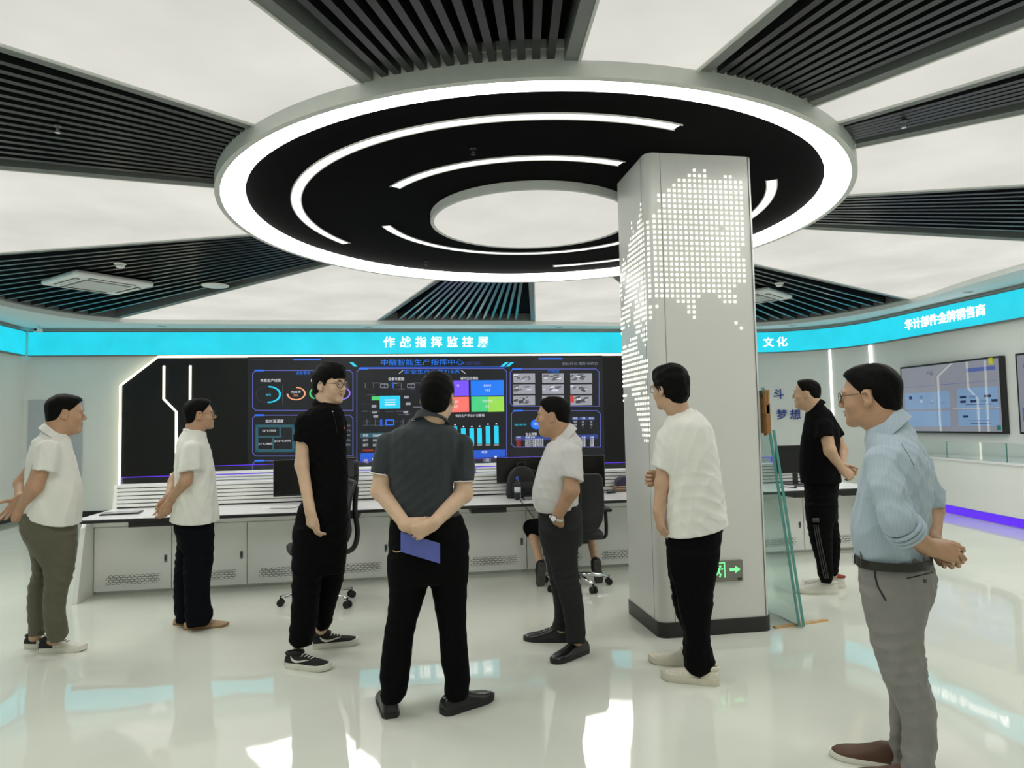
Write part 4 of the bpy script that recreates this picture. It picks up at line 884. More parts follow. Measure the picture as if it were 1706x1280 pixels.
class Field:
    def __init__(self, lo, hi, h, fine=(), hf=None):
        ax = []
        for i in range(3):
            iv = [(max(l[i], lo[i]), min(u[i], hi[i])) for l, u in fine]; p = lo[i]; pts = [p]
            while p < hi[i]:
                p += hf if any(a-h <= p <= b for a, b in iv) else h
                pts.append(p)
            ax.append(np.array(pts, np.float32))
        self.ax = ax; self.X = ax[0][:, None, None]; self.Y = ax[1][None, :, None]; self.Z = ax[2][None, None, :]
        self.d = np.full([len(a) for a in ax], .25, np.float32)
    def sl(self, lo, hi, m):
        r = []
        for i in range(3):
            a = np.searchsorted(self.ax[i], lo[i]-m); b = np.searchsorted(self.ax[i], hi[i]+m)
            r.append(slice(a, b))
        return tuple(r)
    def put(self, prim, k=0.0, m=.05, op='add'):
        f, lo, hi = prim; s = self.sl(lo, hi, m)
        if any(q.stop <= q.start for q in s): return
        v = f(self.X[s[0]], self.Y[:, s[1]], self.Z[:, :, s[2]]).astype(np.float32)
        if op == 'add': self.d[s] = smin(self.d[s], v, k)
        else: self.d[s] = smax(self.d[s], -v, k)
    def warp(self, fn): self.d += fn(self.X, self.Y, self.Z).astype(np.float32)
    def mesh(self):
        d = self.d; s = d < 0; nx, ny, nz = d.shape
        c = np.zeros((nx-1, ny-1, nz-1), np.uint8)
        for i in (0, 1):
            for j in (0, 1):
                for k in (0, 1): c += s[i:nx-1+i, j:ny-1+j, k:nz-1+k]
        act = np.argwhere((c > 0) & (c < 8)); idx = np.full(c.shape, -1, np.int32); idx[tuple(act.T)] = np.arange(len(act))
        acc = np.zeros((len(act), 3)); cnt = np.zeros(len(act))
        P0 = [self.ax[i][act[:, i]] for i in range(3)]; P1 = [self.ax[i][act[:, i]+1] for i in range(3)]
        cor = {}
        for i in (0, 1):
            for j in (0, 1):
                for k in (0, 1): cor[i, j, k] = d[act[:, 0]+i, act[:, 1]+j, act[:, 2]+k]
        for axis in range(3):
            for p in (0, 1):
                for q in (0, 1):
                    a = [0, 0, 0]; o = [t for t in range(3) if t != axis]; a[o[0]] = p; a[o[1]] = q; b = list(a); b[axis] = 1
                    da, db = cor[tuple(a)], cor[tuple(b)]; m = (da < 0) != (db < 0); t = np.where(m, da/(da-db+1e-12), 0)
                    for ii in range(3):
                        base = P0[ii] if a[ii] == 0 else P1[ii]
                        val = base if ii != axis else P0[ii]+t*(P1[ii]-P0[ii])
                        acc[:, ii] += np.where(m, val, 0)
                    cnt += m
        verts = acc/np.maximum(cnt, 1)[:, None]; quads = []
        for axis in range(3):
            n0 = [slice(None)]*3; n1 = [slice(None)]*3; n0[axis] = slice(0, -1); n1[axis] = slice(1, None)
            A, B = s[tuple(n0)], s[tuple(n1)]; e = np.argwhere(A != B); o = [t for t in range(3) if t != axis]
            ok = (e[:, o[0]] > 0) & (e[:, o[1]] > 0) & (e[:, o[0]] < d.shape[o[0]]-1) & (e[:, o[1]] < d.shape[o[1]]-1); e = e[ok]
            g = []
            for p, q in ((0, 0), (1, 0), (1, 1), (0, 1)):
                t = e.copy(); t[:, o[0]] -= 1-p; t[:, o[1]] -= 1-q; g.append(idx[tuple(t.T)])
            g = np.stack(g, 1); inside = A[tuple(e.T)]
            flip = inside if axis != 1 else ~inside
            g[~flip] = g[~flip][:, ::-1]; quads.append(g)
        return verts, np.concatenate(quads)
def np_mesh(name, verts, quads, mats, parent, mi=None, smooth_it=0):
    me = bpy.data.meshes.new(name); n, m = len(verts), len(quads)
    me.vertices.add(n); me.vertices.foreach_set('co', np.ascontiguousarray(verts, np.float32).ravel())
    me.loops.add(4*m); me.loops.foreach_set('vertex_index', np.ascontiguousarray(quads, np.int32).ravel())
    me.polygons.add(m); me.polygons.foreach_set('loop_start', np.arange(0, 4*m, 4, dtype=np.int32)); me.polygons.foreach_set('loop_total', np.full(m, 4, np.int32))
    for q in (mats if isinstance(mats, (list, tuple)) else [mats]): me.materials.append(q)
    if mi is not None: me.polygons.foreach_set('material_index', np.asarray(mi, np.int32))
    me.update(calc_edges=True); me.validate(); me.shade_smooth()
    o = bpy.data.objects.new(name, me); COL.objects.link(o)
    if parent is not None: o.parent = parent
    ORG[o] = np.zeros(3)
    if smooth_it:
        md = o.modifiers.new('smooth', 'SMOOTH'); md.iterations = smooth_it; md.factor = .5
    return o
def hole(c, ax, r):
    c, ax = np.asarray(c, float), np.asarray(ax, float)
    def f(X, Y, Z):
        x, y, z = X-c[0], Y-c[1], Z-c[2]; h = x*ax[0]+y*ax[1]+z*ax[2]
        return smax(np.sqrt(np.maximum(x*x+y*y+z*z-h*h, 0))-r, -h, .01)
    return f, c-.2, c+.2
def mesh_field(F, name, mats, parent, smooth_it=2, mi_fn=None):
    v, q = F.mesh(); mi = mi_fn(v[q].mean(1)) if mi_fn else None
    return np_mesh(name, v, q, mats, parent, mi, smooth_it)
def folds(amp, seed, sc=1.0, stretch=(1, 1, .45), zmask=None):
    r = np.random.RandomState(seed); ks = [(unit(r.normal(size=3)*V(*stretch))*r.uniform(70, 150)*sc, r.uniform(0, 6.3), r.uniform(.5, 1), unit(r.normal(size=3))*r.uniform(7, 13), r.uniform(0, 6.3)) for _ in range(6)]
    def f(X, Y, Z):
        v = 0
        for k, ph, a, mk, mp in ks:
            t = k[0]*X+k[1]*Y+k[2]*Z+ph+.9*np.sin(11*Z+mp)+.7*np.sin(9*X+5*Y+ph)
            m = np.clip(.5+.9*np.sin(mk[0]*X+mk[1]*Y+mk[2]*Z+mp), 0, 1)
            v = v+a*m*(.6-np.abs(np.sin(t*.5))**.75)
        if zmask: v = v*sum(w*np.exp(-((Z-zc)/zw)**2) for zc, zw, w in zmask)
        return -amp*v
    return f
def cloth(name, col, rough=.8, bs=320, bump=.15, noise=.06): return mat(name, col, rough, noise=noise, nscale=7, bump=bump*.35, bscale=bs, sheen=0 if sum(col) < .1 else .1, spec=.05 if sum(col) < .1 else .25)
SKIN = {}
def skin(k, col):
    if k not in SKIN: SKIN[k] = mat('skin '+k, col, .48, noise=.07, nscale=22, bump=.04, bscale=260, sss=.03, spec=.35)
    return SKIN[k]
M['lip'] = mat('lips', srgb(168, 120, 102), .4, noise=.05, nscale=40)
M['hair'] = mat('black hair', (.003, .0028, .0026), .55, noise=.4, nscale=70, bump=.35, bscale=190, spec=.08)
M['eye_w'] = mat('eye white', srgb(225, 222, 216), .2, noise=.03, nscale=40); M['iris'] = mat('dark iris', (.012, .008, .006), .1, noise=.1, nscale=60)
M['lens'] = mat('spectacle lens', (.8, .85, .88), .03, alpha=.07, noise=.01, nscale=5)
M['leather'] = mat('black shoe leather', (.009, .009, .009), .28, noise=.2, nscale=25, bump=.08, bscale=90)

# head in its own frame: x forward, y left, z up, origin between the ear holes, about 0.235 m from chin to crown
def head_prims(fat=0.0, smile=0.0):
    add = [(ellipsoid((-.006, 0, .042), (.098, .076, .086)), 0), (ellipsoid((.032, 0, -.012), (.062, .062+fat*.6, .086)), .03),
           (ellipsoid((.030, 0, -.064), (.058, .054+fat, .040+fat*.5)), .025), (ellipsoid((.074, 0, -.092), (.022, .024, .018)), .022),
           (cone((-.022, 0, -.03), (-.027, 0, -.085), .054+fat*.8, .050+fat*.8), .03)]
    if fat > .004: add.append((ellipsoid((.045, 0, -.098), (.045, .042, .022+fat)), .025))
    for s in (-1, 1):
        add += [(ellipsoid((.056, .040*s, -.024+.004*smile), (.030, .026+fat*.5, .028)), .02), (ellipsoid((.086, .030*s, .027), (.013, .027, .010)), .012)]
    add += [(cone((.093, 0, .016), (.112, 0, -.020), .0085, .0125), .010), (ellipsoid((.103, .013, -.026), (.011, .008, .008)), .006), (ellipsoid((.103, -.013, -.026), (.011, .008, .008)), .006),
            (ellipsoid((.094, 0, -.050), (.011, .023+.005*smile, .0062)), .006), (ellipsoid((.091, 0, -.0625), (.012, .021+.004*smile, .0075)), .006)]
    if smile:
        add = add[:-2]
        for s in (-1, 1):
            add += [(cone((.0935, 0, -.0505), (.0815, .027*s, -.0455), .0062, .0036), .006), (cone((.0905, 0, -.0665), (.0810, .026*s, -.0485), .0068, .0036), .006), (ellipsoid((.070, .036*s, -.044), (.016, .012, .014)), .014)]
    cut = [(ellipsoid((.106, .032, .009), (.016, .017, .0115)), .010), (ellipsoid((.106, -.032, .009), (.016, .017, .0105)), .010),
           (ellipsoid((.108, 0, -.0562), (.015, .022, .0013)), .003)] if not smile else [(ellipsoid((.106, .032, .009), (.016, .017, .0105)), .010), (ellipsoid((.106, -.032, .009), (.016, .017, .0105)), .010),
           (cone((.102, 0, -.0580), (.092, .022*1, -.0480), .0042, .0018), .003), (cone((.102, 0, -.0580), (.092, -.022, -.0480), .0042, .0018), .003)]
    lids = []; ears = []; earcut = []
    for s in (-1, 1):
        lids.append((ellipsoid((.0805, .0315*s, .0085), (.0150, .0175, .0125)), .005))
        c, sn = math.cos(.35), math.sin(.35); Rm = np.array([[c, -.25*s, sn*-1], [.25*s, 1, 0], [sn, 0, c]]); Rm = np.array([unit(q) for q in Rm])
        ears.append((ellipsoid((-.008, .079*s, .002), (.019, .008, .033), Rm), .006)); ears.append((ellipsoid((-.002, .076*s, -.026), (.010, .007, .010)), .006))
        earcut.append((ellipsoid((-.003, .089*s, .003), (.0115, .010, .021), Rm), .004))
    return add, cut, lids, ears, earcut
class HeadFrame:
    def __init__(self, o, fwd, up=(0, 0, 1), s=1.0):
        self.o = np.asarray(o, float); f = unit(fwd); u = np.asarray(up, float); u = unit(u-f*(u@f)); l = np.cross(u, f); self.R = np.array([f, l, u]); self.s = s
    def to(self, p): return self.o+(np.asarray(p, float)*self.s)@self.R
    def prim(self, pr):
        f, lo, hi = pr; R_, o, s = self.R, self.o, self.s
        def g(X, Y, Z):
            x, y, z = X-o[0], Y-o[1], Z-o[2]
            return s*f(*[(R_[i, 0]*x+R_[i, 1]*y+R_[i, 2]*z)/s for i in range(3)])
        cs = np.array([self.to((a, b, c)) for a in (lo[0], hi[0]) for b in (lo[1], hi[1]) for c in (lo[2], hi[2])])
        return g, cs.min(0), cs.max(0)
def put_head(F, H, fat=0.0, smile=0.0):
    add, cut, lids, ears, ec = head_prims(fat, smile)
    for p, k in add: F.put(H.prim(p), k*H.s)
    for p, k in cut: F.put(H.prim(p), k*H.s, op='cut')
    for p, k in lids: F.put(H.prim(p), k*H.s)
    for p, k in ears: F.put(H.prim(p), k*H.s)
    for p, k in ec: F.put(H.prim(p), k*H.s, op='cut')
def poly_sdf(poly):
    P = np.array(poly, float)
    def f(x, z):
        d = None; ins = np.zeros(np.broadcast(x, z).shape, bool); n = len(P)
        for i in range(n):
            a, b = P[i], P[(i+1) % n]; e = b-a; t = np.clip(((x-a[0])*e[0]+(z-a[1])*e[1])/(e@e), 0, 1)
            q = (x-a[0]-t*e[0])**2+(z-a[1]-t*e[1])**2; d = q if d is None else np.minimum(d, q)
            cnd = ((a[1] > z) != (b[1] > z)) & (x < (b[0]-a[0])*(z-a[1])/(b[1]-a[1]+1e-12)+a[0]); ins ^= cnd
        return np.where(ins, -1, 1)*np.sqrt(d)
    return f
HAIR = dict(
    crop=dict(line=[(.13, .092), (.088, .090), (.074, .074), (.058, .058), (.040, .036), (.026, .024), (.022, -.012), (.010, -.012), (.004, .026), (-.022, .030), (-.032, -.012), (-.044, -.048), (-.13, -.060), (-.13, .2), (.13, .2)], th=.006, top=.007, nz=.0012),
    full=dict(line=[(.14, .066), (.092, .066), (.078, .050), (.052, .040), (.034, .030), (.024, -.012), (.008, -.012), (.002, .016), (-.024, .020), (-.030, -.030), (-.040, -.066), (-.14, -.080), (-.14, .2), (.14, .2)], th=.011, top=.012, nz=.0015),
    thick=dict(line=[(.15, .048), (.098, .048), (.080, .040), (.056, .020), (.036, .0), (.024, -.020), (-.004, -.022), (-.022, -.026), (-.030, -.056), (-.040, -.085), (-.14, -.098), (-.14, .2), (.15, .2)], th=.017, top=.018, nz=.0025),
    fringe=dict(line=[(.15, .050), (.098, .048), (.082, .040), (.060, .046), (.036, .030), (.022, -.006), (.010, -.008), (.002, .018), (-.024, .022), (-.030, -.020), (-.042, -.055), (-.14, -.068), (-.14, .2), (.15, .2)], th=.015, top=.026, nz=.004),
    thin=dict(line=[(.13, .112), (.074, .110), (.062, .082), (.050, .060), (.036, .034), (.022, .020), (.016, -.006), (.008, -.006), (.002, .026), (-.022, .030), (-.032, -.020), (-.044, -.056), (-.13, -.066), (-.13, .2), (.13, .2)], th=.006, top=.004, nz=.0012))
def make_hair(H, kind, parent, seed=1):
    h = HAIR[kind]; th, tp = h['th'], h['top']; ps = poly_sdf(h['line']); rs = np.random.RandomState(seed); ks = [(rs.normal(size=3)*V(55, 70, 45), rs.uniform(0, 6.3)) for _ in range(5)]
    e1 = ellipsoid((-.008, 0, .044+tp*.35), (.099+th*.8, .077+th*.75, .086+tp*.75)); e2 = ellipsoid((-.048, 0, -.02), (.050+th, .062+th*.5, .07))
    e3 = ellipsoid((.050, 0, .088+tp*.3), (.043+th*.5, .058+th*.5, .026+tp*.7))
    def g(X, Y, Z):
        d = smin(smin(e1[0](X, Y, Z), e2[0](X, Y, Z), .03), e3[0](X, Y, Z), .03)
        n = sum(np.sin(k[0]*X+k[1]*Y+k[2]*Z+p+1.5*np.sin(26*Y+17*X+p)) for k, p in ks)/2.2
        d = d+h['nz']*n
        return smax(d, ps(X+.0*Y+.004*n, Z+.0*Y+.006*n), .012)
    lo, hi = V(-.16, -.12, -.12), V(.15, .12, .19)
    pr = H.prim((g, lo, hi)); F = Field(pr[1]-.01, pr[2]+.01, .0038); F.put(pr, 0, .0)
    return mesh_field(F, 'hair', M['hair'], parent, 1)
def put_hand(F, wrist, d, pn, th, curl=(25, 35, 20), hs=1.0, thumb=(38, 20), k=.008, spread=4.0):
    d = unit(d); pn = unit(np.asarray(pn, float)-d*(np.asarray(pn, float)@d)); s = np.cross(pn, d)*th
    w = np.asarray(wrist, float); mcps = []
    for i, (o, l) in enumerate(((.029, .088), (.010, .092), (-.010, .088), (-.028, .080))):
        m = w+(d*l+s*o)*hs; mcps.append(m); F.put(cone(w+s*o*.55*hs+d*.012*hs, m, .0155*hs, .0125*hs), .014)
    F.put(cone(w-d*.012, w+d*.03*hs, .0235*hs, .021*hs), .02); F.put(cone(w+(d*.03+s*.012)*hs, w+(d*.065+s*.0)*hs, .016*hs, .014*hs), .016)
    L = ((.042, .026, .021), (.047, .029, .022), (.043, .027, .021), (.034, .020, .018)); cu = curl if hasattr(curl[0], '__len__') else [curl]*4
    for i in range(4):
        p = mcps[i]; a = 0; sp = math.radians(spread*(1.5-i)); dd = unit(d*math.cos(sp)+s*math.sin(sp)); r = (.0088, .0090, .0086, .0076)[i]*hs
        for j in range(3):
            a += math.radians(cu[i][j]); q = p+(dd*math.cos(a)+pn*math.sin(a))*L[i][j]*hs
            F.put(cone(p, q, r, r*.92), .005 if j else k); p = q; r *= .92
    p = w+(d*.022+s*.024+pn*.004)*hs; a = math.radians(thumb[0]); b = math.radians(thumb[1])
    q = p+(d*math.cos(a)+s*math.sin(a)+pn*.25)*.040*hs; F.put(cone(p, q, .0145*hs, .0115*hs), .014)
    r_ = q+(d*math.cos(a-b)+s*math.sin(a-b)+pn*.25)*.030*hs; F.put(cone(q, r_, .0112*hs, .0098*hs), .006)
    t = r_+(d*math.cos(a-2*b)+s*math.sin(a-2*b)+pn*.25)*.024*hs; F.put(cone(r_, t, .0098*hs, .0078*hs), .005)
def glasses(H, parent, m, round_=False, lens_w=.024, lens_h=.019):
    t = MB()
    for s in (-1, 1):
        pts = []
        for k in range(20):
            a = 2*math.pi*k/20; e = 1.0 if round_ else .7
            y = .032*s+lens_w*np.sign(math.cos(a))*abs(math.cos(a))**e; z = .006+lens_h*np.sign(math.sin(a))*abs(math.sin(a))**e
            pts.append(H.to((.110-.9*(y*y)*2.6, y, z)))
        t.tube(pts, .0021, 6, closed=True)
        t.tube([H.to((.100, .057*s, .012)), H.to((.05, .080*s, .014)), H.to((-.004, .084*s, .018)), H.to((-.026, .081*s, -.006))], .0019, 6)
    t.tube([H.to((.110, .009, .010)), H.to((.113, 0, .013)), H.to((.110, -.009, .010))], .0019, 6)
    g = t.build('glasses', m, parent, smooth=True, local=True)
    l = MB()
    for s in (-1, 1):
        l.add([H.to((.1095-.9*((.032*s+lens_w*.93*math.cos(2*math.pi*k/16))**2)*2.6, .032*s+lens_w*.93*math.cos(2*math.pi*k/16), .006+lens_h*.93*math.sin(2*math.pi*k/16))) for k in range(16)], [tuple(range(16))])
    l.build('lenses', M['lens'], g, local=True)
def eyes(H, parent, brow=True):
    for s in (-1, 1):
        mb = MB(); c = H.to((.0835, .0315*s, .0085)); f = H.R[0]
        n = 14; vs = []; fs = []
        a_, b_ = H.R[1], H.R[2]
        for i in range(7):
            w = math.pi*i/6*.5; rr = .0125*H.s
            for k in range(n): p = 2*math.pi*k/n; vs.append(c+rr*(math.cos(w)*f+math.sin(w)*(math.cos(p)*a_*1.15+math.sin(p)*b_*.60)))
        fs = [(i*n+k, i*n+(k+1) % n, (i+1)*n+(k+1) % n, (i+1)*n+k) for i in range(6) for k in range(n)]
        mb.add(vs, fs[:2*n], 1); mb.f = []; mb.mi = []
        for q, fc in enumerate(fs): mb.f.append(fc); mb.mi.append(1 if q < 2*n else 0)
        mb.build('eye', [M['eye_w'], M['iris']], parent, smooth=True, local=True)
        if brow:
            mb = MB(); mb.tube([H.to(p) for p in ((.1005, .012*s, .0300), (.1005, .024*s, .0335), (.0945, .038*s, .0330), (.084, .050*s, .0275))], [.0026, .0036, .0032, .0015], 6)
            mb.build('eyebrow', M['hair'], parent, smooth=True, local=True)
SHOE = dict(
    dress=dict(L=.29, sole=.024, up=[(-.028, .034, .070), (-.01, .041, .088), (.045, .044, .098), (.085, .045, .094), (.12, .047, .078), (.17, .052, .060), (.22, .051, .050), (.255, .041, .042), (.275, .024, .030)]),
    sneaker=dict(L=.30, sole=.036, up=[(-.025, .030, .075), (.0, .036, .092), (.045, .038, .098), (.085, .039, .090), (.12, .043, .078), (.17, .048, .064), (.22, .047, .055), (.255, .037, .048), (.272, .020, .040)]),
    slip=dict(L=.28, sole=.012, up=[(-.02, .030, .045), (.0, .034, .055), (.045, .036, .056), (.085, .038, .054), (.12, .041, .050), (.17, .046, .042), (.22, .046, .034), (.255, .037, .027), (.272, .020, .020)]))
def shoe(parent, heel, ang, kind, m_up, m_sole, s=1.0, name='shoe', laces=None, toe=None, swoosh=None, collar=None, lift=0.0):
    """heel: local ground point under the heel; ang: direction of the toe in the local plan (radians)"""
    S = SHOE[kind]; c, sn = math.cos(ang), math.sin(ang); ex, ey = V(c, sn, 0), V(-sn, c, 0); h0 = np.asarray(heel, float)+V(0, 0, lift)
    def P(x, y, z): return h0+(ex*x+ey*y)*s+V(0, 0, z*s)
    xs = np.linspace(S['up'][0][0], S['up'][-1][0], 28); U = np.array(S['up']); wv = np.interp(xs, U[:, 0], U[:, 1]); hv = np.interp(xs, U[:, 0], U[:, 2]); zs = S['sole']
    mb = MB(); vs = []; n = 16
    for x, w, h in zip(xs, wv, hv):
        for k in range(n+1):
            a = math.pi*k/n; cy = math.cos(a); vs.append(P(x, (w*np.sign(cy)*abs(cy)**.7)*(1 if math.sin(a) < .6 else 1), zs*.6+max(h-zs*.6, .004)*abs(math.sin(a))**.75))
    N = n+1; fs = [(i*N+k, i*N+k+1, (i+1)*N+k+1, (i+1)*N+k) for i in range(len(xs)-1) for k in range(n)]
    fs += [(i*N, (i+1)*N, (i+1)*N+n, i*N+n) for i in range(len(xs)-1)]+[tuple(range(N))[::-1], tuple((len(xs)-1)*N+k for k in range(N))]
    mats = [m_up]; mb.add(vs, fs)
    if toe:
        mats.append(toe[0]); mb.mi = [1 if (i < (len(xs)-1)*n and (i//n) < toe[1]) else 0 for i in range(len(mb.f))]
    o = mb.build(name, mats, parent, smooth=True, local=True, autosmooth=60)
    mb = MB(); vs = []; flare = .005 if kind == 'sneaker' else .003; outl = [(x, w+flare) for x, w in zip(xs, wv)]; outl[0] = (xs[0]-.004, wv[0]*.8); outl[-1] = (xs[-1]+.008, wv[-1]*.7)
    loop = [(x, w) for x, w in outl]+[(x, -w) for x, w in outl[::-1]]; m_ = len(loop)
    for z, g in ((0, .93), (.006, 1.0), (zs*.8, 1.0), (zs, .97)):
        for x, y in loop:
            rock = .012*max(0, (x-.2)/.08)**2 if kind != 'dress' else .006*max(0, (x-.2)/.08)**2
            vs.append(P(x, y*g, z+rock))
    fs = [(i*m_+k, i*m_+(k+1) % m_, (i+1)*m_+(k+1) % m_, (i+1)*m_+k) for i in range(3) for k in range(m_)]+[tuple(range(m_))[::-1], tuple(3*m_+k for k in range(m_))]
    mb.add(vs, fs); mb.build('sole', m_sole, o, smooth=True, local=True, autosmooth=45)
    if kind == 'dress':
        mb = MB(); pass
    if laces:
        for j, x in enumerate((.095, .115, .135, .155)):
            h = float(np.interp(x, U[:, 0], U[:, 2])); mb = MB(); mb.tube([P(x-.004, -.026, h-.010), P(x, -.012, h+.001), P(x+.002, .012, h+.001), P(x-.004, .026, h-.010)], .0032*s, 6); mb.build('lace', laces, o, smooth=True, local=True)
    if swoosh:
        for sg in (-1, 1):
            mb = MB(); pts = [(.02, .042), (.05, .052), (.085, .058), (.11, .054), (.13, .045), (.112, .042), (.085, .044), (.06, .058), (.045, .074)]
            cur = [P(x, sg*(float(np.interp(x, U[:, 0], U[:, 1]))*(1-.35*max(0, (z-.045)/.05))+.003), z) for x, z in ((.02, .078), (.035, .060), (.06, .050), (.09, .052), (.13, .062), (.16, .068))]
            mb.tube(catmull(cur, 4), np.interp(np.linspace(0, 1, 21), [0, .2, .4, 1], [.002, .007, .0075, .001]), 6); mb.build('side_emblem', swoosh, o, smooth=True, local=True)
    if collar:
        mb = MB(); hh = float(np.interp(.03, U[:, 0], U[:, 2])); pts = [P(.03+.055*math.cos(a), .030*math.sin(a), hh-.004+.006*math.cos(a)) for a in np.linspace(0, 2*math.pi, 20, endpoint=False)]
        mb.tube(pts, .011*s, 8, closed=True); mb.build('ankle_collar', collar, o, smooth=True, local=True)
    return o
class Person:
    def __init__(self, name_label, cx, foot_px, seed, sk, h=None):
        """cx: pixel column of the body axis; foot_px: pixel on the ground under the body"""
        B = at_z(foot_px[0], foot_px[1], 0.0); d = B[:2].copy(); self.w = unit(d); self.u = V(self.w[1], -self.w[0]); self.B = V(B[0], B[1], 0)
        ray_c = np.array(ray(cx, 700))[:2]; self.w = unit(ray_c); self.u = V(self.w[1], -self.w[0]); self.dist = float(B[:2]@self.w)
        self.kx = self.dist/FPX*float(self.w@HEAD[:2])*1.0; self.seed = seed; self.sk = sk
        self.kx = self.dist*float(self.w@HEAD[:2])**2/FPX if False else self.dist/np.linalg.norm(ray_c)*float(self.w@HEAD[:2])*1.0/FPX*1.0
        # metres per pixel across the line of sight: depth*cos(alpha)/f, depth = dist*cos(alpha)
        ca = float(self.w@HEAD[:2]); self.kx = (self.dist*ca)*ca/FPX
        self.root = empty('person', tuple(self.B), name_label, 'person'); self.root.rotation_euler = (0, 0, math.atan2(self.u[1], self.u[0]))
        self.fine = []
    def L(self, px, py, dd=0.0):
        d = ray(px, py); t = (self.dist+dd-0.0)/float(d[:2]@self.w); p = CAM+d*t; q = p-self.B
        return V(float(q[:2]@self.u), float(q[:2]@self.w), q[2])
    def G(self, px, py):                 # pixel on the ground -> local
        q = at_z(px, py, 0.0)-self.B; return V(float(q[:2]@self.u), float(q[:2]@self.w), 0)
    def sec(self, rows):
        out = []
        for py, xl, xr, b, dd in rows:
            c = self.L((xl+xr)/2, py, dd); k = self.kx*(self.dist+dd)/self.dist; out.append((c[2], c[0], c[1], (xr-xl)/2*k, b))
        return out
    def surf(self, o, px, py, off=.001):
        if not hasattr(self, '_bvh'): self._bvh = {}
        if o not in self._bvh:
            from mathutils.bvhtree import BVHTree
            me = o.data; self._bvh[o] = BVHTree.FromPolygons([v.co[:] for v in me.vertices], [tuple(p.vertices) for p in me.polygons])
        d = ray(px, py); c = CAM-self.B; lo = V(float(c[:2]@self.u), float(c[:2]@self.w), c[2]); ld = unit(V(float(d[:2]@self.u), float(d[:2]@self.w), d[2]))
        h, n, i, dist = self._bvh[o].ray_cast(Vector(lo), Vector(ld))
        if h is None: return None, None
        n = V(*n); n = n if n@ld < 0 else -n
        return V(*h)+n*off, n
    def seam(self, o, pxs, m, r=.003, name='seam', n=6, flat=None):
        P = []
        for a, b in zip(pxs[:-1], pxs[1:]):
            for k in range(n):
                t = k/n; q, _ = self.surf(o, a[0]+(b[0]-a[0])*t, a[1]+(b[1]-a[1])*t)
                if q is not None: P.append(q)
        q, _ = self.surf(o, *pxs[-1])
        if q is not None: P.append(q)
        if len(P) > 2:
            mb = MB(); mb.tube(P, r, 6); return mb.build(name, m, o, smooth=True, local=True)
    def button(self, o, px, py, m, r=.006, name='button'):
        q, n = self.surf(o, px, py, 0)
        if q is None: return
        mb = MB(); mb.tube([q-n*.002, q+n*.003], r, 12); return mb.build(name, m, o, smooth=True, local=True, autosmooth=40)
def ring_collar(P, o, c, rx, ry, zb, front, m, fold=.035, gap=.5, hgt=.032, point=.03, tilt=0.0, axis=None):
    """folded shirt collar: c centre of the neck hole (local), front: angle of the throat in the local plan"""
    ax = unit(axis) if axis is not None else V(0, 0, 1); fw = V(math.cos(front), math.sin(front), 0); fw = unit(fw-ax*(fw@ax)); lf = np.cross(ax, fw)
    mb = MB(); rows = []; K = 40
    for k in range(K+1):
        a = gap*.5+(2*math.pi-gap)*k/K; fr = (1+math.cos(a))/2; dirv = fw*math.cos(a)*rx+lf*math.sin(a)*ry; e = unit(dirv)
        base = np.asarray(c, float)+dirv-ax*(.030*fr)
        pt = point*max(0, fr-.55)/.45
        rows.append([base-ax*.012, base+ax*(hgt-.012*fr)-e*.004, base+ax*(hgt+.004-.012*fr)+e*.004, base+ax*(hgt-.012-.012*fr)+e*.011, base-ax*(fold-hgt+.008+pt)+e*(.018+.010*fr), base-ax*(fold-hgt+.010+pt)+e*(.014+.010*fr)])
    n = len(rows[0]); vs = [p for r in rows for p in r]; fs = [(i*n+j, i*n+(j+1), (i+1)*n+j+1, (i+1)*n+j) for i in range(K) for j in range(n-1)]
    fs += [(i*n+n-1, i*n, (i+1)*n, (i+1)*n+n-1) for i in range(K)]+[tuple(range(n)), tuple(K*n+j for j in range(n))[::-1]]
    mb.add(vs, fs); return mb.build('collar', m, o, smooth=True, local=True, autosmooth=60)
def neck_ring(P, t, tilt=.25):
    A, B, r = P.neck
    if P.cax is not None: return B+(A-B)*t, unit(P.cax), r
    f = P.H.R[0]*V(1, 1, 0); ax = unit(unit(A-B)+tilt*f); return B+(A-B)*t, ax, r
def auto_collar(P, m, front, t=.12, tilt=.35, dr=.014, **k):
    c, ax, r = neck_ring(P, t, tilt); return ring_collar(P, P.top, c, r+dr, r+dr, 0, front, m, axis=ax, **k)
def t_neck(P, m, t=-.05, tilt=.35):
    c, ax, r = neck_ring(P, t, tilt); e1 = unit(np.cross(ax, V(.3, 1, 0))); e2 = np.cross(ax, e1); mb = MB()
    mb.tube([c+(r+.012)*(e1*math.cos(a)+e2*math.sin(a)) for a in np.linspace(0, 6.283, 32, endpoint=False)], .0085, 8, closed=True); return mb.build('neck_rib', m, P.top, smooth=True, local=True)
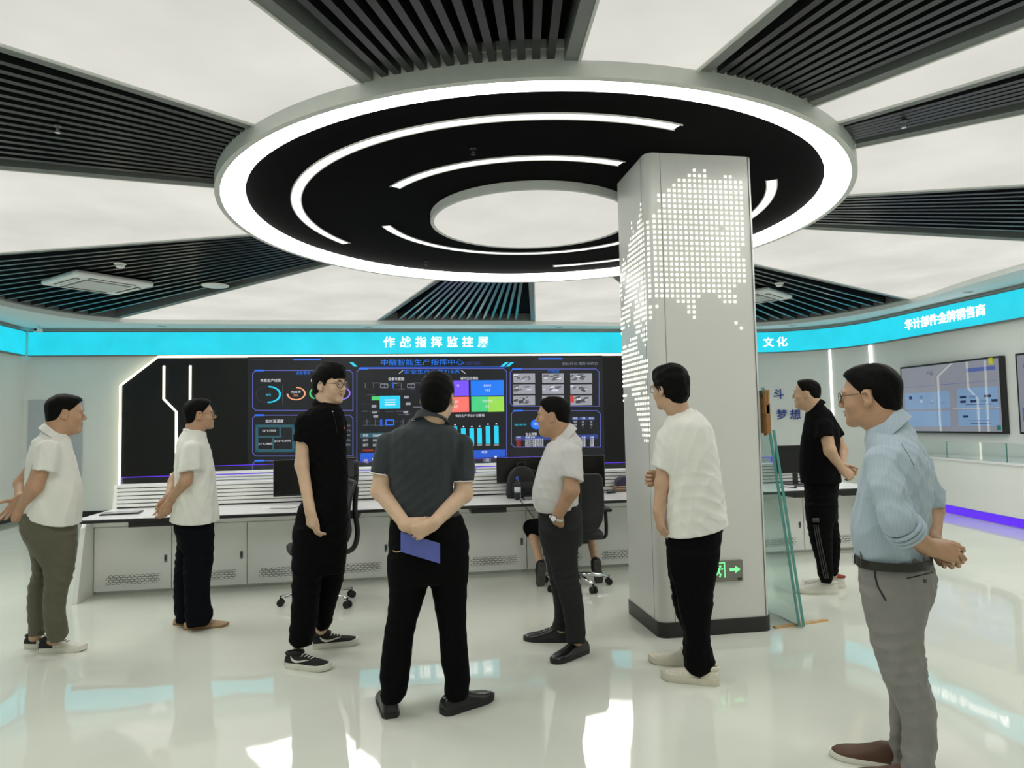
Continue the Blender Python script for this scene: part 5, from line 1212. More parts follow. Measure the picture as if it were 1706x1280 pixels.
def build_person(P, S):
    """S: description with pixel silhouettes; see the calls below"""
    P.cax = S.get('cax')
    H = HeadFrame(P.L(*S['head']), S['face'], S.get('up', (0, 0, 1)), S['hs']); P.H = H
    rows = S['torso']
    if S.get('collar'):                 # leave room for the folded collar
        a, b, c = rows[0], rows[1], rows[2]; m = (c[1]+c[2])/2; mb_ = (b[1]+b[2])/2; hw = (b[2]-b[1])/2*.80
        rows = [(c[0]-.40*(c[0]-a[0]), mb_-hw, mb_+hw, c[3]*.55, c[4])]+list(rows[2:])
    if S.get('side'):                   # seen from the side: the shoulders slope down towards the viewer
        rows = [(r[0], r[1], r[2], r[3]*f, r[4]) for r, f in zip(rows, [.8, .66, .80, .94]+[1]*20)]
    T = P.sec(rows); legs = [P.sec(l) for l in S['legs']]; hips = P.sec(S['hips'])
    arms = [[P.L(*j) for j in a['j']] for a in S['arms']]
    allp = np.array([q[1:3]+(q[0],) for q in T+hips+sum(legs, [])]+[tuple(j) for a in arms for j in a])
    lo, hi = allp.min(0)-.28, allp.max(0)+.28; lo[2] = -.01; hi[2] = H.o[2]+.24*H.s
    fine = [(H.o-.14*H.s, H.o+.15*H.s)]+[(a[-1]-.13, a[-1]+.13) for a, s_ in zip(arms, S['arms']) if s_.get('hand')]
    F = Field(lo, hi, .008, fine, .0034)
    F.put(loft(sorted(T)[3:], 2.2, S.get('inset', .016)), .0)
    F.put(loft(hips, 2.2, .016), .03)
    for l in legs: F.put(loft(l, 2.0, S.get('leg_inset', .018)), .03)
    for fp in S.get('ankles', []): F.put(cone(P.L(*fp[0]), P.G(*fp[1])+V(0, 0, .05), .036, .034), .02)
    put_head(F, H, S.get('fat', 0), S.get('smile', 0))
    nk = P.L(*S['neck']); NA = H.to((-.032, 0, -.05)); nr_ = S.get('nr', .060)*H.s+S.get('fat', 0)*.8; F.put(cone(NA, nk, nr_, nr_*1.06), .03); P.neck = (NA, nk, nr_)
    base = F.d; comb = None
    for a, s_ in zip(arms, S['arms']):           # each arm on its own, so two clasped hands stay two hands
        F.d = np.full(base.shape, .25, np.float32); r = s_['r']
        for i in range(len(a)-1): F.put(cone(a[i], a[i+1], r[i], r[i+1]), .025 if i else .02)
        if s_.get('hand'):
            h = s_['hand']; put_hand(F, a[-1], h['d'], h['pn'], h['th'], h.get('curl', (25, 35, 20)), h.get('hs', 1.0), h.get('thumb', (38, 20)), spread=h.get('spread', 4))
        comb = F.d if comb is None else np.minimum(comb, F.d)
    F.d = smin(base, comb, .02)
    Hc, Rm, sc = H.o, H.R, H.s
    def mi(c):
        q = (c-Hc)@Rm.T/sc
        return ((q[:, 0] > (.079 if S.get('smile') else .085)) & ((q[:, 1]/.0265)**2+((q[:, 2]+.0575-(S.get('smile', 0)*.012*(q[:, 1]/.026)**2))/(.0115-.004*np.clip(np.abs(q[:, 1])/.026, 0, 1)))**2 < 1)).astype(int)
    body = mesh_field(F, 'body', [P.sk, M['lip']], P.root, 2, mi); P.body = body
    eyes(H, body); P.hair = make_hair(H, S['hair'], body, P.seed)
    # upper garment
    lo2, hi2 = np.array([[q[1]-q[3], q[2]-q[4], q[0]] for q in T]).min(0), np.array([[q[1]+q[3], q[2]+q[4], q[0]] for q in T]).max(0)
    for a in arms: lo2 = np.minimum(lo2, np.min(a[:2], 0)-.09); hi2 = np.maximum(hi2, np.max(a[:2], 0)+.09)
    if S.get('long'):
        for a in arms: lo2 = np.minimum(lo2, np.min(a, 0)-.09); hi2 = np.maximum(hi2, np.max(a, 0)+.09)
    F = Field(lo2-.03, hi2+.03, .0058); F.put(loft(T, S.get('tn', 2.3)), 0)
    for a, s_ in zip(arms, S['arms']):
        sl = s_.get('sleeve')
        if not sl: continue
        r0, r1 = sl['r']; cuff = P.L(*sl['cuff']); pts = [a[0], cuff] if len(sl.get('mid', [])) == 0 else [a[0]]+[P.L(*q) for q in sl['mid']]+[cuff]
        nseg = len(pts)-1; rr = np.linspace(r0, r1, nseg+1); e = unit(pts[-1]-pts[-2]); G_ = None
        prims = [cone(pts[i], pts[i+1]+(e*.05 if i == nseg-1 else 0), rr[i], rr[i+1]) for i in range(nseg)]; ce = unit(P.L(*sl['edge'][1])-P.L(*sl['edge'][0])) if sl.get('edge') else None
        nrm = e if ce is None else unit(e-ce*(e@ce))
        def g(X, Y, Z, prims=prims, nrm=nrm, cuff=cuff):
            d = prims[0][0](X, Y, Z)
            for p in prims[1:]: d = smin(d, p[0](X, Y, Z), .03)
            return smax(d, (X-cuff[0])*nrm[0]+(Y-cuff[1])*nrm[1]+(Z-cuff[2])*nrm[2], .004)
        F.put((g, np.min([p[1] for p in prims], 0), np.max([p[2] for p in prims], 0)), sl.get('k', .035))
    c_, ax_, r_ = neck_ring(P, .04 if S.get('collar') else -.05, .40); F.put(hole(c_, ax_, r_+(.036 if S.get('collar') else .010)), .02, op='cut')
    F.warp(folds(S.get('fold', .0035)*1.5, P.seed, 1.0))
    if S.get('hem'):                       # two pixels on the hem: a tilted lower edge
        a, b = P.L(*S['hem'][0]), P.L(*S['hem'][1]); sl_ = (b[2]-a[2])/(b[0]-a[0])
        hz = a[2]+(F.X-a[0])*sl_-S.get('hem_sag', 0)*(1-((F.X-(a[0]+b[0])/2)/((b[0]-a[0])/2+1e-6))**2)-F.Z+0*F.Y
        arm_free = F.Z < max(a[2], b[2])+.05
        F.d = np.where(arm_free, smax(F.d, hz, .006), F.d).astype(np.float32)
    NA, nk, nr_ = P.neck; F.put(cone(nk-(NA-nk)*.9, nk-(NA-nk)*(.35 if S.get('collar') else .12), nr_+.028, nr_+(.012 if S.get('collar') else .006)), .04)
    P.top = mesh_field(F, S['top'][0], S['top'][1], P.root, 2)
    # trousers
    allq = np.array([[q[1]-q[3], q[2]-q[4], q[0]] for q in hips+sum(legs, [])]); allr = np.array([[q[1]+q[3], q[2]+q[4], q[0]] for q in hips+sum(legs, [])])
    F = Field(allq.min(0)-.03, allr.max(0)+.03, .0058); F.put(loft(hips, 2.3), 0)
    for l in legs: F.put(loft(l, 2.1, soft=.006), .03)
    F.warp(folds(S.get('tfold', .004)*2.2, P.seed+40, .9, (.7, .7, 1), [(.0, .22, 1.2), (.48, .14, .9), (.85, .16, .7)]))
    P.low = mesh_field(F, S['low'][0], S['low'][1], P.root, 2)
    return P
# ---------------------------------------------------------------- the people
SK1 = skin('tan', srgb(180, 142, 113)); SK2 = skin('light tan', srgb(194, 159, 130)); SK3 = skin('fair', srgb(206, 174, 146)); SK4 = skin('warm', srgb(184, 147, 118))
white_tee = cloth('white cotton', srgb(226, 226, 218)); white_polo = cloth('white pique', srgb(222, 222, 214), bump=.25, bs=420); black_polo = cloth('black pique', (.004, .004, .0044), bump=.25, bs=420)
slate_polo = cloth('slate jersey', srgb(50, 57, 60)); grey_shirt = cloth('pale grey shirting', srgb(206, 204, 202)); olive = cloth('olive twill', srgb(92, 90, 74)); black_tr = cloth('black trouser cloth', (.0035, .0035, .004), rough=.7)
navy_tr = cloth('blue black denim', (.005, .0055, .008)); charcoal = cloth('charcoal suiting', srgb(46, 46, 47), rough=.65); grey_ch = cloth('grey chino', srgb(134, 132, 128))
def striped():
    m = cloth('pale blue striped shirting', srgb(172, 186, 196)); nt = m.node_tree; b = nt.nodes['Principled BSDF']
    tc = nt.nodes.new('ShaderNodeTexCoord'); w = nt.nodes.new('ShaderNodeTexWave'); w.inputs['Scale'].default_value = 75; w.inputs['Distortion'].default_value = .6
    nt.links.new(tc.outputs['Object'], w.inputs['Vector']); r = nt.nodes.new('ShaderNodeValToRGB')
    r.color_ramp.elements[0].color = (*srgb(156, 174, 188), 1); r.color_ramp.elements[1].color = (*srgb(182, 196, 205), 1)
    nt.links.new(w.outputs['Fac'], r.inputs['Fac']); nt.links.new(r.outputs['Color'], b.inputs['Base Color']); return m
blue_shirt = striped()
rub_w = mat('white shoe rubber', srgb(222, 220, 208), .5, noise=.05, nscale=20); rub_b = mat('black shoe sole', (.012, .012, .012), .6, noise=.1, nscale=20); mesh_w = mat('white shoe mesh', srgb(214, 213, 203), .7, noise=.08, nscale=60, bump=.2, bscale=120)
tan_sh = mat('tan suede', srgb(178, 152, 120), .8, noise=.08, nscale=30); brown_sh = mat('brown leather', srgb(84, 56, 38), .5, noise=.12, nscale=25); knit_b = mat('black knit', (.010, .010, .011), .8, noise=.2, nscale=60); red_r = mat('red rubber', srgb(150, 48, 44), .6, noise=.06, nscale=20)
frame_b = mat('black spectacle frame', (.01, .009, .009), .3, noise=.1, nscale=30); frame_m = mat('bronze spectacle frame', srgb(96, 84, 66), .3, metal=.7, noise=.06, nscale=30)
dark_line = mat('dark seam', (.02, .021, .022), .8, noise=.1, nscale=30); btn = mat('pale button', srgb(215, 215, 208), .35, noise=.04, nscale=60); silver = mat('silver metal', (.7, .7, .7), .25, metal=1, noise=.04, nscale=20)

def P1():
    P = Person('man in white polo shirt and olive trousers, leftmost, hands clasped behind his back', 90, (95, 1086), 11, SK1)
    t = [(712, 74, 112, .075, 0), (719, 69, 114, .12, 0), (733, 55, 117.5, .185, 0), (748, 49, 122, .205, 0), (765, 44.5, 127, .205, 0), (785, 42, 131, .20, 0), (803, 41, 137, .20, 0), (822, 40.5, 140.5, .20, 0), (842, 39.5, 140, .20, 0), (860, 37.5, 138, .20, 0), (876, 37, 137, .20, 0)]
    S = dict(side=1, head=(107.5, 691.5, 0), face=(1, .10, -.02), hs=1.06, fat=.008, hair='crop', neck=(92, 722, 0), torso=t,
        hips=[(850, 37, 134, .17, 0), (862, 33, 131, .18, 0), (880, 32.5, 130, .18, 0), (892, 37, 130, .175, 0), (906, 46, 129, .165, 0), (922, 52, 128, .13, 0)],
        legs=[[(890, 40, 130, .09, -.085), (906, 50, 129, .088, -.085), (925, 60, 128, .086, -.085), (945, 70, 126, .084, -.085), (965, 74.5, 121.5, .08, -.085), (980, 72.5, 115, .078, -.085), (1000, 71, 111, .076, -.085), (1020, 71.5, 109.5, .075, -.085), (1045, 75, 114, .072, -.085), (1056, 77, 115, .07, -.085), (1067, 79, 108, .066, -.085)],
              [(890, 40, 120, .09, .09), (910, 47, 90, .085, .09), (925, 50.5, 84, .082, .09), (945, 53, 78, .08, .09), (958, 53, 76, .078, .09), (975, 47, 74, .074, .09), (1000, 45, 73, .07, .09), (1020, 45.5, 73, .068, .09), (1045, 47, 75, .066, .09), (1058, 47.5, 75, .062, .09)]],
        arms=[dict(j=[(80, 750, -.185), (57, 812, -.20), (39, 842, -.06)], r=(.058, .047, .034), sleeve=dict(r=(.072, .078), cuff=(74.5, 786, -.20), edge=((55.5, 783, -.2), (93, 787.5, -.2))), hand=dict(d=(-.12, .15, -1), pn=(-.35, .9, 0), th=1, curl=(62, 65, 40), thumb=(20, 15))),
              dict(j=[(80, 750, .185), (36, 806, .20), (34, 831, .05)], r=(.058, .044, .031), sleeve=dict(r=(.07, .075), cuff=(60, 782, .21)), hand=dict(d=(-.52, -.1, -.85), pn=(-.25, -1, .1), th=-1, curl=((8, 10, 5), (20, 18, 10), (28, 22, 12), (35, 25, 15)), thumb=(52, 5), spread=7))],
        ankles=[((92, 1064, -.085), (84, 1083)), ((60, 1056, .09), (56, 1077))], neck_hole=((94, 706, 0), (.075, .07, .05)), collar=1, top=('polo_shirt', white_polo), low=('trousers', olive), hem=((38, 859, 0), (137, 869, 0)), hem_sag=.035, fold=.0032)
    build_person(P, S)
    auto_collar(P, white_polo, 0.0, t=.0, gap=.6, hgt=.026)
    for y in (722, 732): P.button(P.top, 117.2, y, btn, .005)
    P.seam(P.low, [(84, 868), (88, 880), (96, 892)], olive, .002, 'pocket_edge')
    for i, (heel, toe, y0) in enumerate((((67.5, 1088), (147, 1084), 0), ((44, 1080), (104, 1080), 0))):
        h, t_ = P.G(*heel), P.G(*toe); a = math.atan2(t_[1]-h[1], t_[0]-h[0])
        o = shoe(P.root, h+V(.02, 0, 0), a, 'sneaker', mesh_w, rub_w, .95, laces=knit_b, collar=knit_b, toe=(knit_b, 9)); 
    mb = MB(); w = P.L(36, 833, .045); mb.tube([w+V(.034*math.cos(k), .034*math.sin(k), .01*math.sin(k)) for k in np.linspace(0, 6.28, 16, endpoint=False)], .004, 6, closed=True); mb.build('bracelet', silver, P.body, smooth=True, local=True)
P1()
def P2():
    P = Person('man with glasses in white t-shirt and wide dark trousers by the left desk end', 325, (322, 1046), 22, SK4)
    t = [(716, 311, 341, .07, 0), (721, 303, 343, .12, 0), (735, 296, 345.5, .185, 0), (755, 292, 353, .20, 0), (775, 290.5, 357, .195, 0), (795, 291, 359, .19, 0), (815, 291.5, 361, .19, 0), (835, 290, 363, .19, 0), (852, 286, 365, .20, 0), (876, 281, 367, .21, 0)]
    S = dict(side=1, head=(331.5, 693, 0), face=(1, .12, .10), hs=.98, hair='crop', neck=(322, 722, 0), torso=t,
        hips=[(858, 292, 361, .16, 0), (872, 289, 357, .17, 0), (885, 290.5, 356.5, .17, 0), (897, 296, 356, .165, 0), (912, 297, 356, .13, 0)],
        legs=[[(885, 296, 356.5, .09, -.085), (905, 303, 356, .09, -.085), (930, 305.5, 356.5, .09, -.085), (950, 305, 353.5, .088, -.085), (970, 306, 350.5, .086, -.085), (995, 307, 350, .086, -.085), (1012, 308, 352, .088, -.085), (1020, 308, 356, .09, -.085), (1030, 308.5, 354.5, .086, -.085), (1041, 310, 349, .078, -.085)],
              [(885, 294, 340, .09, .085), (905, 295, 326, .09, .085), (930, 292, 324, .09, .085), (960, 289.5, 322, .088, .085), (990, 289.5, 323, .088, .085), (1008, 290, 325, .09, .085), (1022, 291, 326, .09, .085), (1036, 294, 322, .08, .085)]],
        arms=[dict(j=[(321, 749, -.175), (309, 802, -.20), (285, 833, -.05)], r=(.05, .041, .030), sleeve=dict(r=(.062, .086), cuff=(317.5, 786, -.20), edge=((300, 788.5, -.2), (335, 784, -.2))), hand=dict(d=(-.25, .1, -.95), pn=(-.5, .7, .1), th=1, curl=(28, 30, 18), thumb=(22, 15), hs=.98)),
              dict(j=[(321, 749, .175), (290, 803, .19), (281, 828, .05)], r=(.05, .040, .029), sleeve=dict(r=(.062, .085), cuff=(310, 786, .21)), hand=dict(d=(-.35, -.05, -.93), pn=(-.3, -.9, 0), th=-1, curl=(22, 25, 15), thumb=(25, 15), hs=.98))],
        ankles=[((328, 1038, -.085), (326, 1047)), ((307, 1030, .085), (306, 1040))], neck_hole=((325, 711, 0), (.075, .07, .05)), top=('t_shirt', white_tee), low=('trousers', navy_tr), hem=((281, 869, 0), (367, 864.5, 0)), hem_sag=.018, fold=.0038)
    build_person(P, S)
    t_neck(P, white_tee)
    glasses(P.H, P.body, frame_b)
    for heel, toe in (((307, 1049), (373, 1043)), ((291, 1041), (345, 1040))):
        h, t_ = P.G(*heel), P.G(*toe); shoe(P.root, h+V(.02, 0, 0), math.atan2(t_[1]-h[1], t_[0]-h[0]), 'slip', tan_sh, mat('tan sole', srgb(150, 118, 78), .7, noise=.06, nscale=20), 1.02)
P2()
def P3():
    P = Person('tall smiling man with glasses in a black polo shirt and wide black trousers', 540, (522, 1100), 33, SK3)
    t = [(664, 533, 560, .06, 0), (671, 524, 563, .095, 0), (681, 514, 567, .13, 0), (692, 505, 571.5, .145, 0), (705, 500, 575, .15, 0), (720, 500, 577.5, .15, 0), (740, 505, 577, .145, 0), (765, 511, 578, .14, 0), (790, 514, 580, .14, 0), (815, 516, 579.5, .14, 0), (842, 514, 579, .145, 0)]
    S = dict(head=(549.5, 643.5, 0), face=(.76, -.65, -.03), hs=1.02, hair='fringe', smile=1.0, neck=(545, 675, .01), torso=t,
        hips=[(826, 508, 578, .13, 0), (845, 497, 580, .15, 0), (870, 491, 580, .155, 0), (900, 489, 579, .155, 0), (930, 488, 577, .15, 0), (955, 490, 573, .12, 0)],
        legs=[[(880, 490, 545, .10, -.05), (910, 488.5, 541, .10, -.055), (940, 488, 538, .10, -.06), (970, 487.5, 535, .10, -.065), (1000, 486, 532, .10, -.07), (1025, 485, 530, .10, -.075), (1050, 482.5, 526, .10, -.08), (1066, 481, 522, .098, -.08), (1074, 485, 519, .09, -.08)],
              [(880, 520, 580, .10, .08), (910, 520, 578.5, .10, .09), (940, 521, 576, .10, .10), (970, 522, 571.5, .10, .11), (1000, 523, 562.5, .10, .12), (1022, 524, 556, .10, .125), (1036, 525, 554, .098, .13), (1047, 527, 547, .085, .13)]],
        arms=[dict(j=[(507.5, 704, -.05), (503, 775, -.08), (516, 848, -.16)], r=(.050, .040, .031), sleeve=dict(r=(.058, .064), cuff=(505, 738.5, -.07), edge=((491, 736, -.07), (518.5, 741.5, -.07))), hand=dict(d=(.08, -.05, -1), pn=(.75, .45, 0), th=-1, curl=(26, 30, 18), thumb=(10, 10), hs=1.12)),
              dict(j=[(563, 704, .14), (566, 770, .20), (566, 835, .16)], r=(.05, .04, .03), sleeve=dict(r=(.058, .06), cuff=(563, 735, .17)), hand=dict(d=(0, 0, -1), pn=(-.7, -.4, 0), th=1))],
        ankles=[((499, 1068, -.08), (497, 1098)), ((536, 1045, .13), (534, 1068))], neck_hole=((548, 656, -.01), (.075, .07, .05)), collar=1, top=('polo_shirt', black_polo), low=('trousers', black_tr), fold=.003, tfold=.005)
    build_person(P, S)
    auto_collar(P, black_polo, math.atan2(-.68, .73), gap=.75, hgt=.028)
    P.button(P.top, 554, 686, btn, .004)
    mb = MB(); mb.tube([P.H.to((.0925-.0095*(abs(y)/.02), y, -.0580+.009*(abs(y)/.022)**1.2)) for y in np.linspace(-.019, .019, 9)], .0038, 6); mb.build('teeth', M['eye_w'], P.body, smooth=True, local=True)
    q, n = P.surf(P.top, 573.5, 713)
    if q is not None:
        mb = MB(); mb.tube([q-n*.002, q+n*.002], .010, 8); mb.build('chest_emblem', red_r, P.top, local=True)
    P.seam(P.top, [(555, 690), (559, 705), (562, 722)], mat('black placket', (.012, .012, .013), .7, noise=.1, nscale=30), .0015, 'placket')
    glasses(P.H, P.body, frame_b, round_=True, lens_w=.025, lens_h=.021)
    for heel, toe in (((480, 1112), (545, 1118)), ((524, 1080), (583, 1074))):
        h, t_ = P.G(*heel), P.G(*toe); shoe(P.root, h+V(.015, 0, 0), math.atan2(t_[1]-h[1], t_[0]-h[0]), 'sneaker', knit_b, rub_w, .98, laces=rub_w, swoosh=rub_w, collar=knit_b)
P3()
def P4():
    P = Person('man from behind in slate polo shirt holding a blue notebook behind his back', 710, (705, 1190), 44, SK3)
    t = [(694, 692, 739, .065, 0), (702, 684, 744, .085, 0), (712, 660, 757, .105, 0), (721, 650, 764, .12, 0), (735, 644, 767, .13, 0), (752, 645, 763, .135, 0), (772, 646.5, 757.5, .135, 0), (792, 648, 755, .13, 0), (816, 650.5, 754.5, .13, 0), (838, 651, 759, .135, 0), (855, 650, 765, .14, 0), (868, 652, 767, .14, 0)]
    S = dict(cax=V(.05, .34, 1), head=(729.5, 665, -.01), face=(.34, .94, .08), hs=1.03, hair='full', neck=(716, 700, -.015), torso=t,
        hips=[(858, 652, 768, .135, 0), (870, 650, 773, .14, 0), (890, 648.5, 780, .15, 0), (910, 648, 782, .155, 0), (930, 648, 779, .15, 0), (950, 648, 778, .14, 0), (968, 652, 776, .11, 0)],
        legs=[[(930, 648, 714, .11, 0), (955, 648.5, 714.5, .105, 0), (975, 649, 713, .10, 0), (1000, 648.5, 706, .096, 0), (1025, 645.5, 698, .092, 0), (1050, 641, 691, .09, 0), (1075, 638, 687, .088, 0), (1105, 634.5, 684.5, .086, 0), (1130, 633, 681, .084, 0), (1147, 636, 679, .084, 0), (1157, 633.5, 676, .082, 0), (1168, 636, 670, .076, 0)],
              [(930, 715, 779, .11, 0), (955, 716, 778.5, .105, 0), (975, 718, 778, .10, 0), (1000, 722, 777.5, .096, 0), (1025, 727, 776.5, .092, 0), (1050, 731, 777, .09, 0), (1075, 733, 778.5, .088, 0), (1105, 735, 781, .086, 0), (1130, 741.5, 783.5, .084, 0), (1146, 740, 781.5, .084, 0), (1155, 741, 781, .08, 0), (1162, 744, 778, .074, 0)]],
        arms=[dict(j=[(645, 739, 0), (633, 818, -.03), (677, 876, -.185)], r=(.052, .043, .030), sleeve=dict(r=(.056, .050), cuff=(633.5, 791, -.02), edge=((619.5, 789.5, -.02), (648, 794, -.02))), hand=dict(d=(.95, .06, -.06), pn=(.1, .9, -.35), th=-1, curl=((25, 35, 25), (30, 40, 25), (35, 45, 28), (40, 45, 30)), thumb=(16, 4), hs=1.0)),
              dict(j=[(770.5, 742, 0), (772, 823, -.03), (720, 874.5, -.212)], r=(.054, .045, .031), sleeve=dict(r=(.058, .056), cuff=(772, 802.5, -.02), edge=((753.5, 801, -.02), (790.5, 805, -.02))), hand=dict(d=(-.90, .0, -.42), pn=(.10, 1, -.05), th=1, curl=((48, 50, 25), (50, 50, 26), (52, 50, 26), (56, 50, 26)), thumb=(24, 14), hs=.98))],
        ankles=[((653, 1160, 0), (650, 1192)), ((761, 1152, 0), (762, 1182))], neck_hole=((715, 686, .03), (.07, .075, .05)), collar=1, top=('polo_shirt', slate_polo), low=('trousers', black_tr), fold=.003, tfold=.0014, inset=.02)
    build_person(P, S)
    auto_collar(P, slate_polo, math.radians(80), gap=.6, hgt=.028)
    pip = mat('white piping', srgb(225, 222, 214), .6, noise=.04, nscale=40)
    P.seam(P.top.children[0], [(685, 699.5), (700, 702), (716, 703.5)], pip, .0022, 'collar_piping')
    for c, r, s_ in (((633.5, 791, -.02), .053, 1), ((772, 802.5, -.02), .059, -1)):
        q = P.L(*c); mb = MB(); a = P.L(646 if s_ > 0 else 770, 729, 0); e = unit(q-a); x_ = unit(np.cross(e, V(0, 1, 0))); y_ = np.cross(e, x_); mb.tube([q+r*(x_*math.cos(w)+y_*math.sin(w)) for w in np.linspace(0, 6.283, 28, endpoint=False)], .0035, 6, closed=True); mb.build('sleeve_piping', pip, P.top, smooth=True, local=True)
    for heel, toe in (((650, 1198), (642, 1168)), ((746, 1193), (806, 1172))):
        h, t_ = P.G(*heel), P.G(*toe); shoe(P.root, h+V(0, .03, 0), math.atan2(t_[1]-h[1], t_[0]-h[0]), 'dress', M['leather'], rub_b, 1.03)
    # the notebook he holds
    A, B_, D_ = P.L(667.6, 886, -.182), P.L(733, 906, -.182), P.L(667.6, 919, -.182); cblue = mat('blue notebook cover', srgb(86, 98, 174), .55, noise=.05, nscale=30, bump=.08, bscale=200)
    def wpt(q): return np.array([P.B[0]+P.u[0]*q[0]+P.w[0]*q[1], P.B[1]+P.u[1]*q[0]+P.w[1]*q[1], q[2]])
    a, b, d = wpt(A), wpt(B_), wpt(D_); nb = empty('notebook', tuple((a+b)/2), 'blue hardcover notebook held behind the back of the man in the slate polo shirt', 'notebook')
    ex, ez = (b-a), (d-a); nn = unit(np.cross(ex, ez)); c = a+ex/2+ez/2; nn = nn if nn[:2]@P.w > 0 else -nn
    for s_, nm in ((-1, 'front_cover'), (1, 'back_cover')):
        mb = MB(); mb.obox(c+nn*.0075*s_, ex/2, ez/2, nn*.0013); mb.build(nm, cblue, nb, bevel=.001)
    mb = MB(); mb.obox(c+ez*.485, ex/2, ez*.015, nn*.0085); mb.build('spine', cblue, nb)
    mb = MB(); mb.obox(c, ex*.49, ez*.48, nn*.0062); mb.build('page_block', M['white'], nb)
    mb = MB(); mb.tube(catmull([c-ex*.47+ez*.46, c-ex*.53+ez*.52, c-ex*.62+ez*.60, c-ex*.70+ez*.58], 5), .0022, 6); mb.build('ribbon', mat('gold ribbon', srgb(206, 176, 130), .5, noise=.05, nscale=30), nb, smooth=True)
P4()
def P5():
    P = Person('man in pale grey short sleeved shirt and charcoal trousers, hand in pocket', 935, (938, 1085), 55, SK1)
    t = [(713, 929, 955, .07, 0), (720, 921, 957, .11, 0), (735, 914, 962.5, .18, 0), (750, 907, 966, .20, 0), (770, 899, 967, .20, 0), (790, 893, 966, .20, 0), (805, 889, 965, .20, 0), (820, 886.5, 964, .20, 0), (835, 887, 963.5, .195, 0), (845, 891, 963, .185, 0), (856, 897, 963, .18, 0)]
    S = dict(side=1, head=(922.5, 695.5, 0), face=(-1, .22, .02), hs=1.0, fat=.010, hair='crop', neck=(938, 725, 0), torso=t,
        hips=[(838, 897, 963, .165, 0), (852, 897, 968, .17, 0), (870, 897.4, 970.5, .175, 0), (890, 898, 966, .17, 0), (910, 903, 963, .15, 0), (925, 907, 962, .12, 0)],
        legs=[[(880, 900, 967, .095, -.085), (900, 908, 964, .09, -.09), (930, 914, 961.5, .085, -.10), (960, 920, 963, .08, -.11), (980, 927, 968, .078, -.12), (1000, 933, 971, .076, -.13), (1020, 938, 973.5, .075, -.135), (1040, 941.5, 974.5, .074, -.14), (1058, 942.5, 975.5, .073, -.145), (1069, 943, 976, .07, -.145)],
              [(880, 898, 955, .095, .085), (900, 900, 950, .09, .085), (930, 908, 948, .085, .085), (960, 914, 948, .08, .085), (985, 919.5, 947, .076, .085), (1005, 922.5, 947, .074, .085), (1022, 924, 947, .072, .085), (1036, 922, 948, .072, .085), (1048, 918.5, 949, .07, .085)]],
        arms=[dict(j=[(953, 756, -.175), (952, 818, -.23), (928, 862, -.185)], r=(.055, .046, .032), sleeve=dict(r=(.064, .073), cuff=(953, 799.5, -.215), edge=((938.5, 796, -.215), (966, 803.5, -.215))), hand=dict(d=(.10, .62, -1), pn=(.3, .9, 0), th=-1, curl=(10, 15, 10), thumb=(5, 0))),
              dict(j=[(940, 756, .175), (930, 815, .23), (915, 860, .20)], r=(.055, .046, .032), sleeve=dict(r=(.064, .07), cuff=(936, 796, .215)), hand=dict(d=(0, -.1, -1), pn=(0, -1, 0), th=1))],
        ankles=[((962, 1066, -.145), (964, 1084)), ((935, 1045, .085), (936, 1060))], neck_hole=((932, 707, 0), (.075, .07, .05)), collar=1, top=('shirt', grey_shirt), low=('trousers', charcoal), hem=((897, 851, 0), (963, 843, 0)), hem_sag=.01, fold=.003, tfold=.0028)
    build_person(P, S)
    auto_collar(P, grey_shirt, math.pi, t=-.05, gap=.55, hgt=.032, fold=.045, point=.035)
    P.seam(P.top, [(914, 738), (906, 758), (897, 782), (889.5, 808)], grey_shirt, .004, 'placket')
    for x, y in ((912, 744), (905, 762), (897.5, 784), (890.5, 810)): P.button(P.top, x, y, btn, .005)
    P.seam(P.low, [(922, 866), (927, 874), (932.5, 883)], dark_line, .0035, 'pocket_opening')
    w = P.L(926.5, 864, -.20); e = unit(V(-.35, .1, -1)); x_ = unit(np.cross(e, V(0, 1, 0))); y_ = np.cross(e, x_)
    mb = MB(); mb.tube([w+.038*(x_*math.cos(k)+y_*math.sin(k)) for k in np.linspace(0, 6.283, 24, endpoint=False)], .007, 8, closed=True); wt = mb.build('wristwatch', mat('pale watch strap', srgb(205, 205, 200), .4, noise=.05, nscale=40), P.body, smooth=True, local=True)
    f = unit(V(-.35, -.9, .1)); mb = MB(); mb.tube([w+f*.034, w+f*.046], .021, 20); mb.build('watch_case', silver, wt, smooth=True, local=True, autosmooth=40)
    mb = MB(); mb.tube([w+f*.0458, w+f*.047], .017, 20); mb.build('dial', M['white_gloss'], wt, smooth=True, local=True, autosmooth=40)
    for heel, toe in (((974, 1088), (933, 1103)), ((945, 1068), (892, 1067))):
        h, t_ = P.G(*heel), P.G(*toe); shoe(P.root, h+V(-.01, 0, 0), math.atan2(t_[1]-h[1], t_[0]-h[0]), 'dress', M['leather'], rub_b, 1.0, laces=knit_b)
P5()
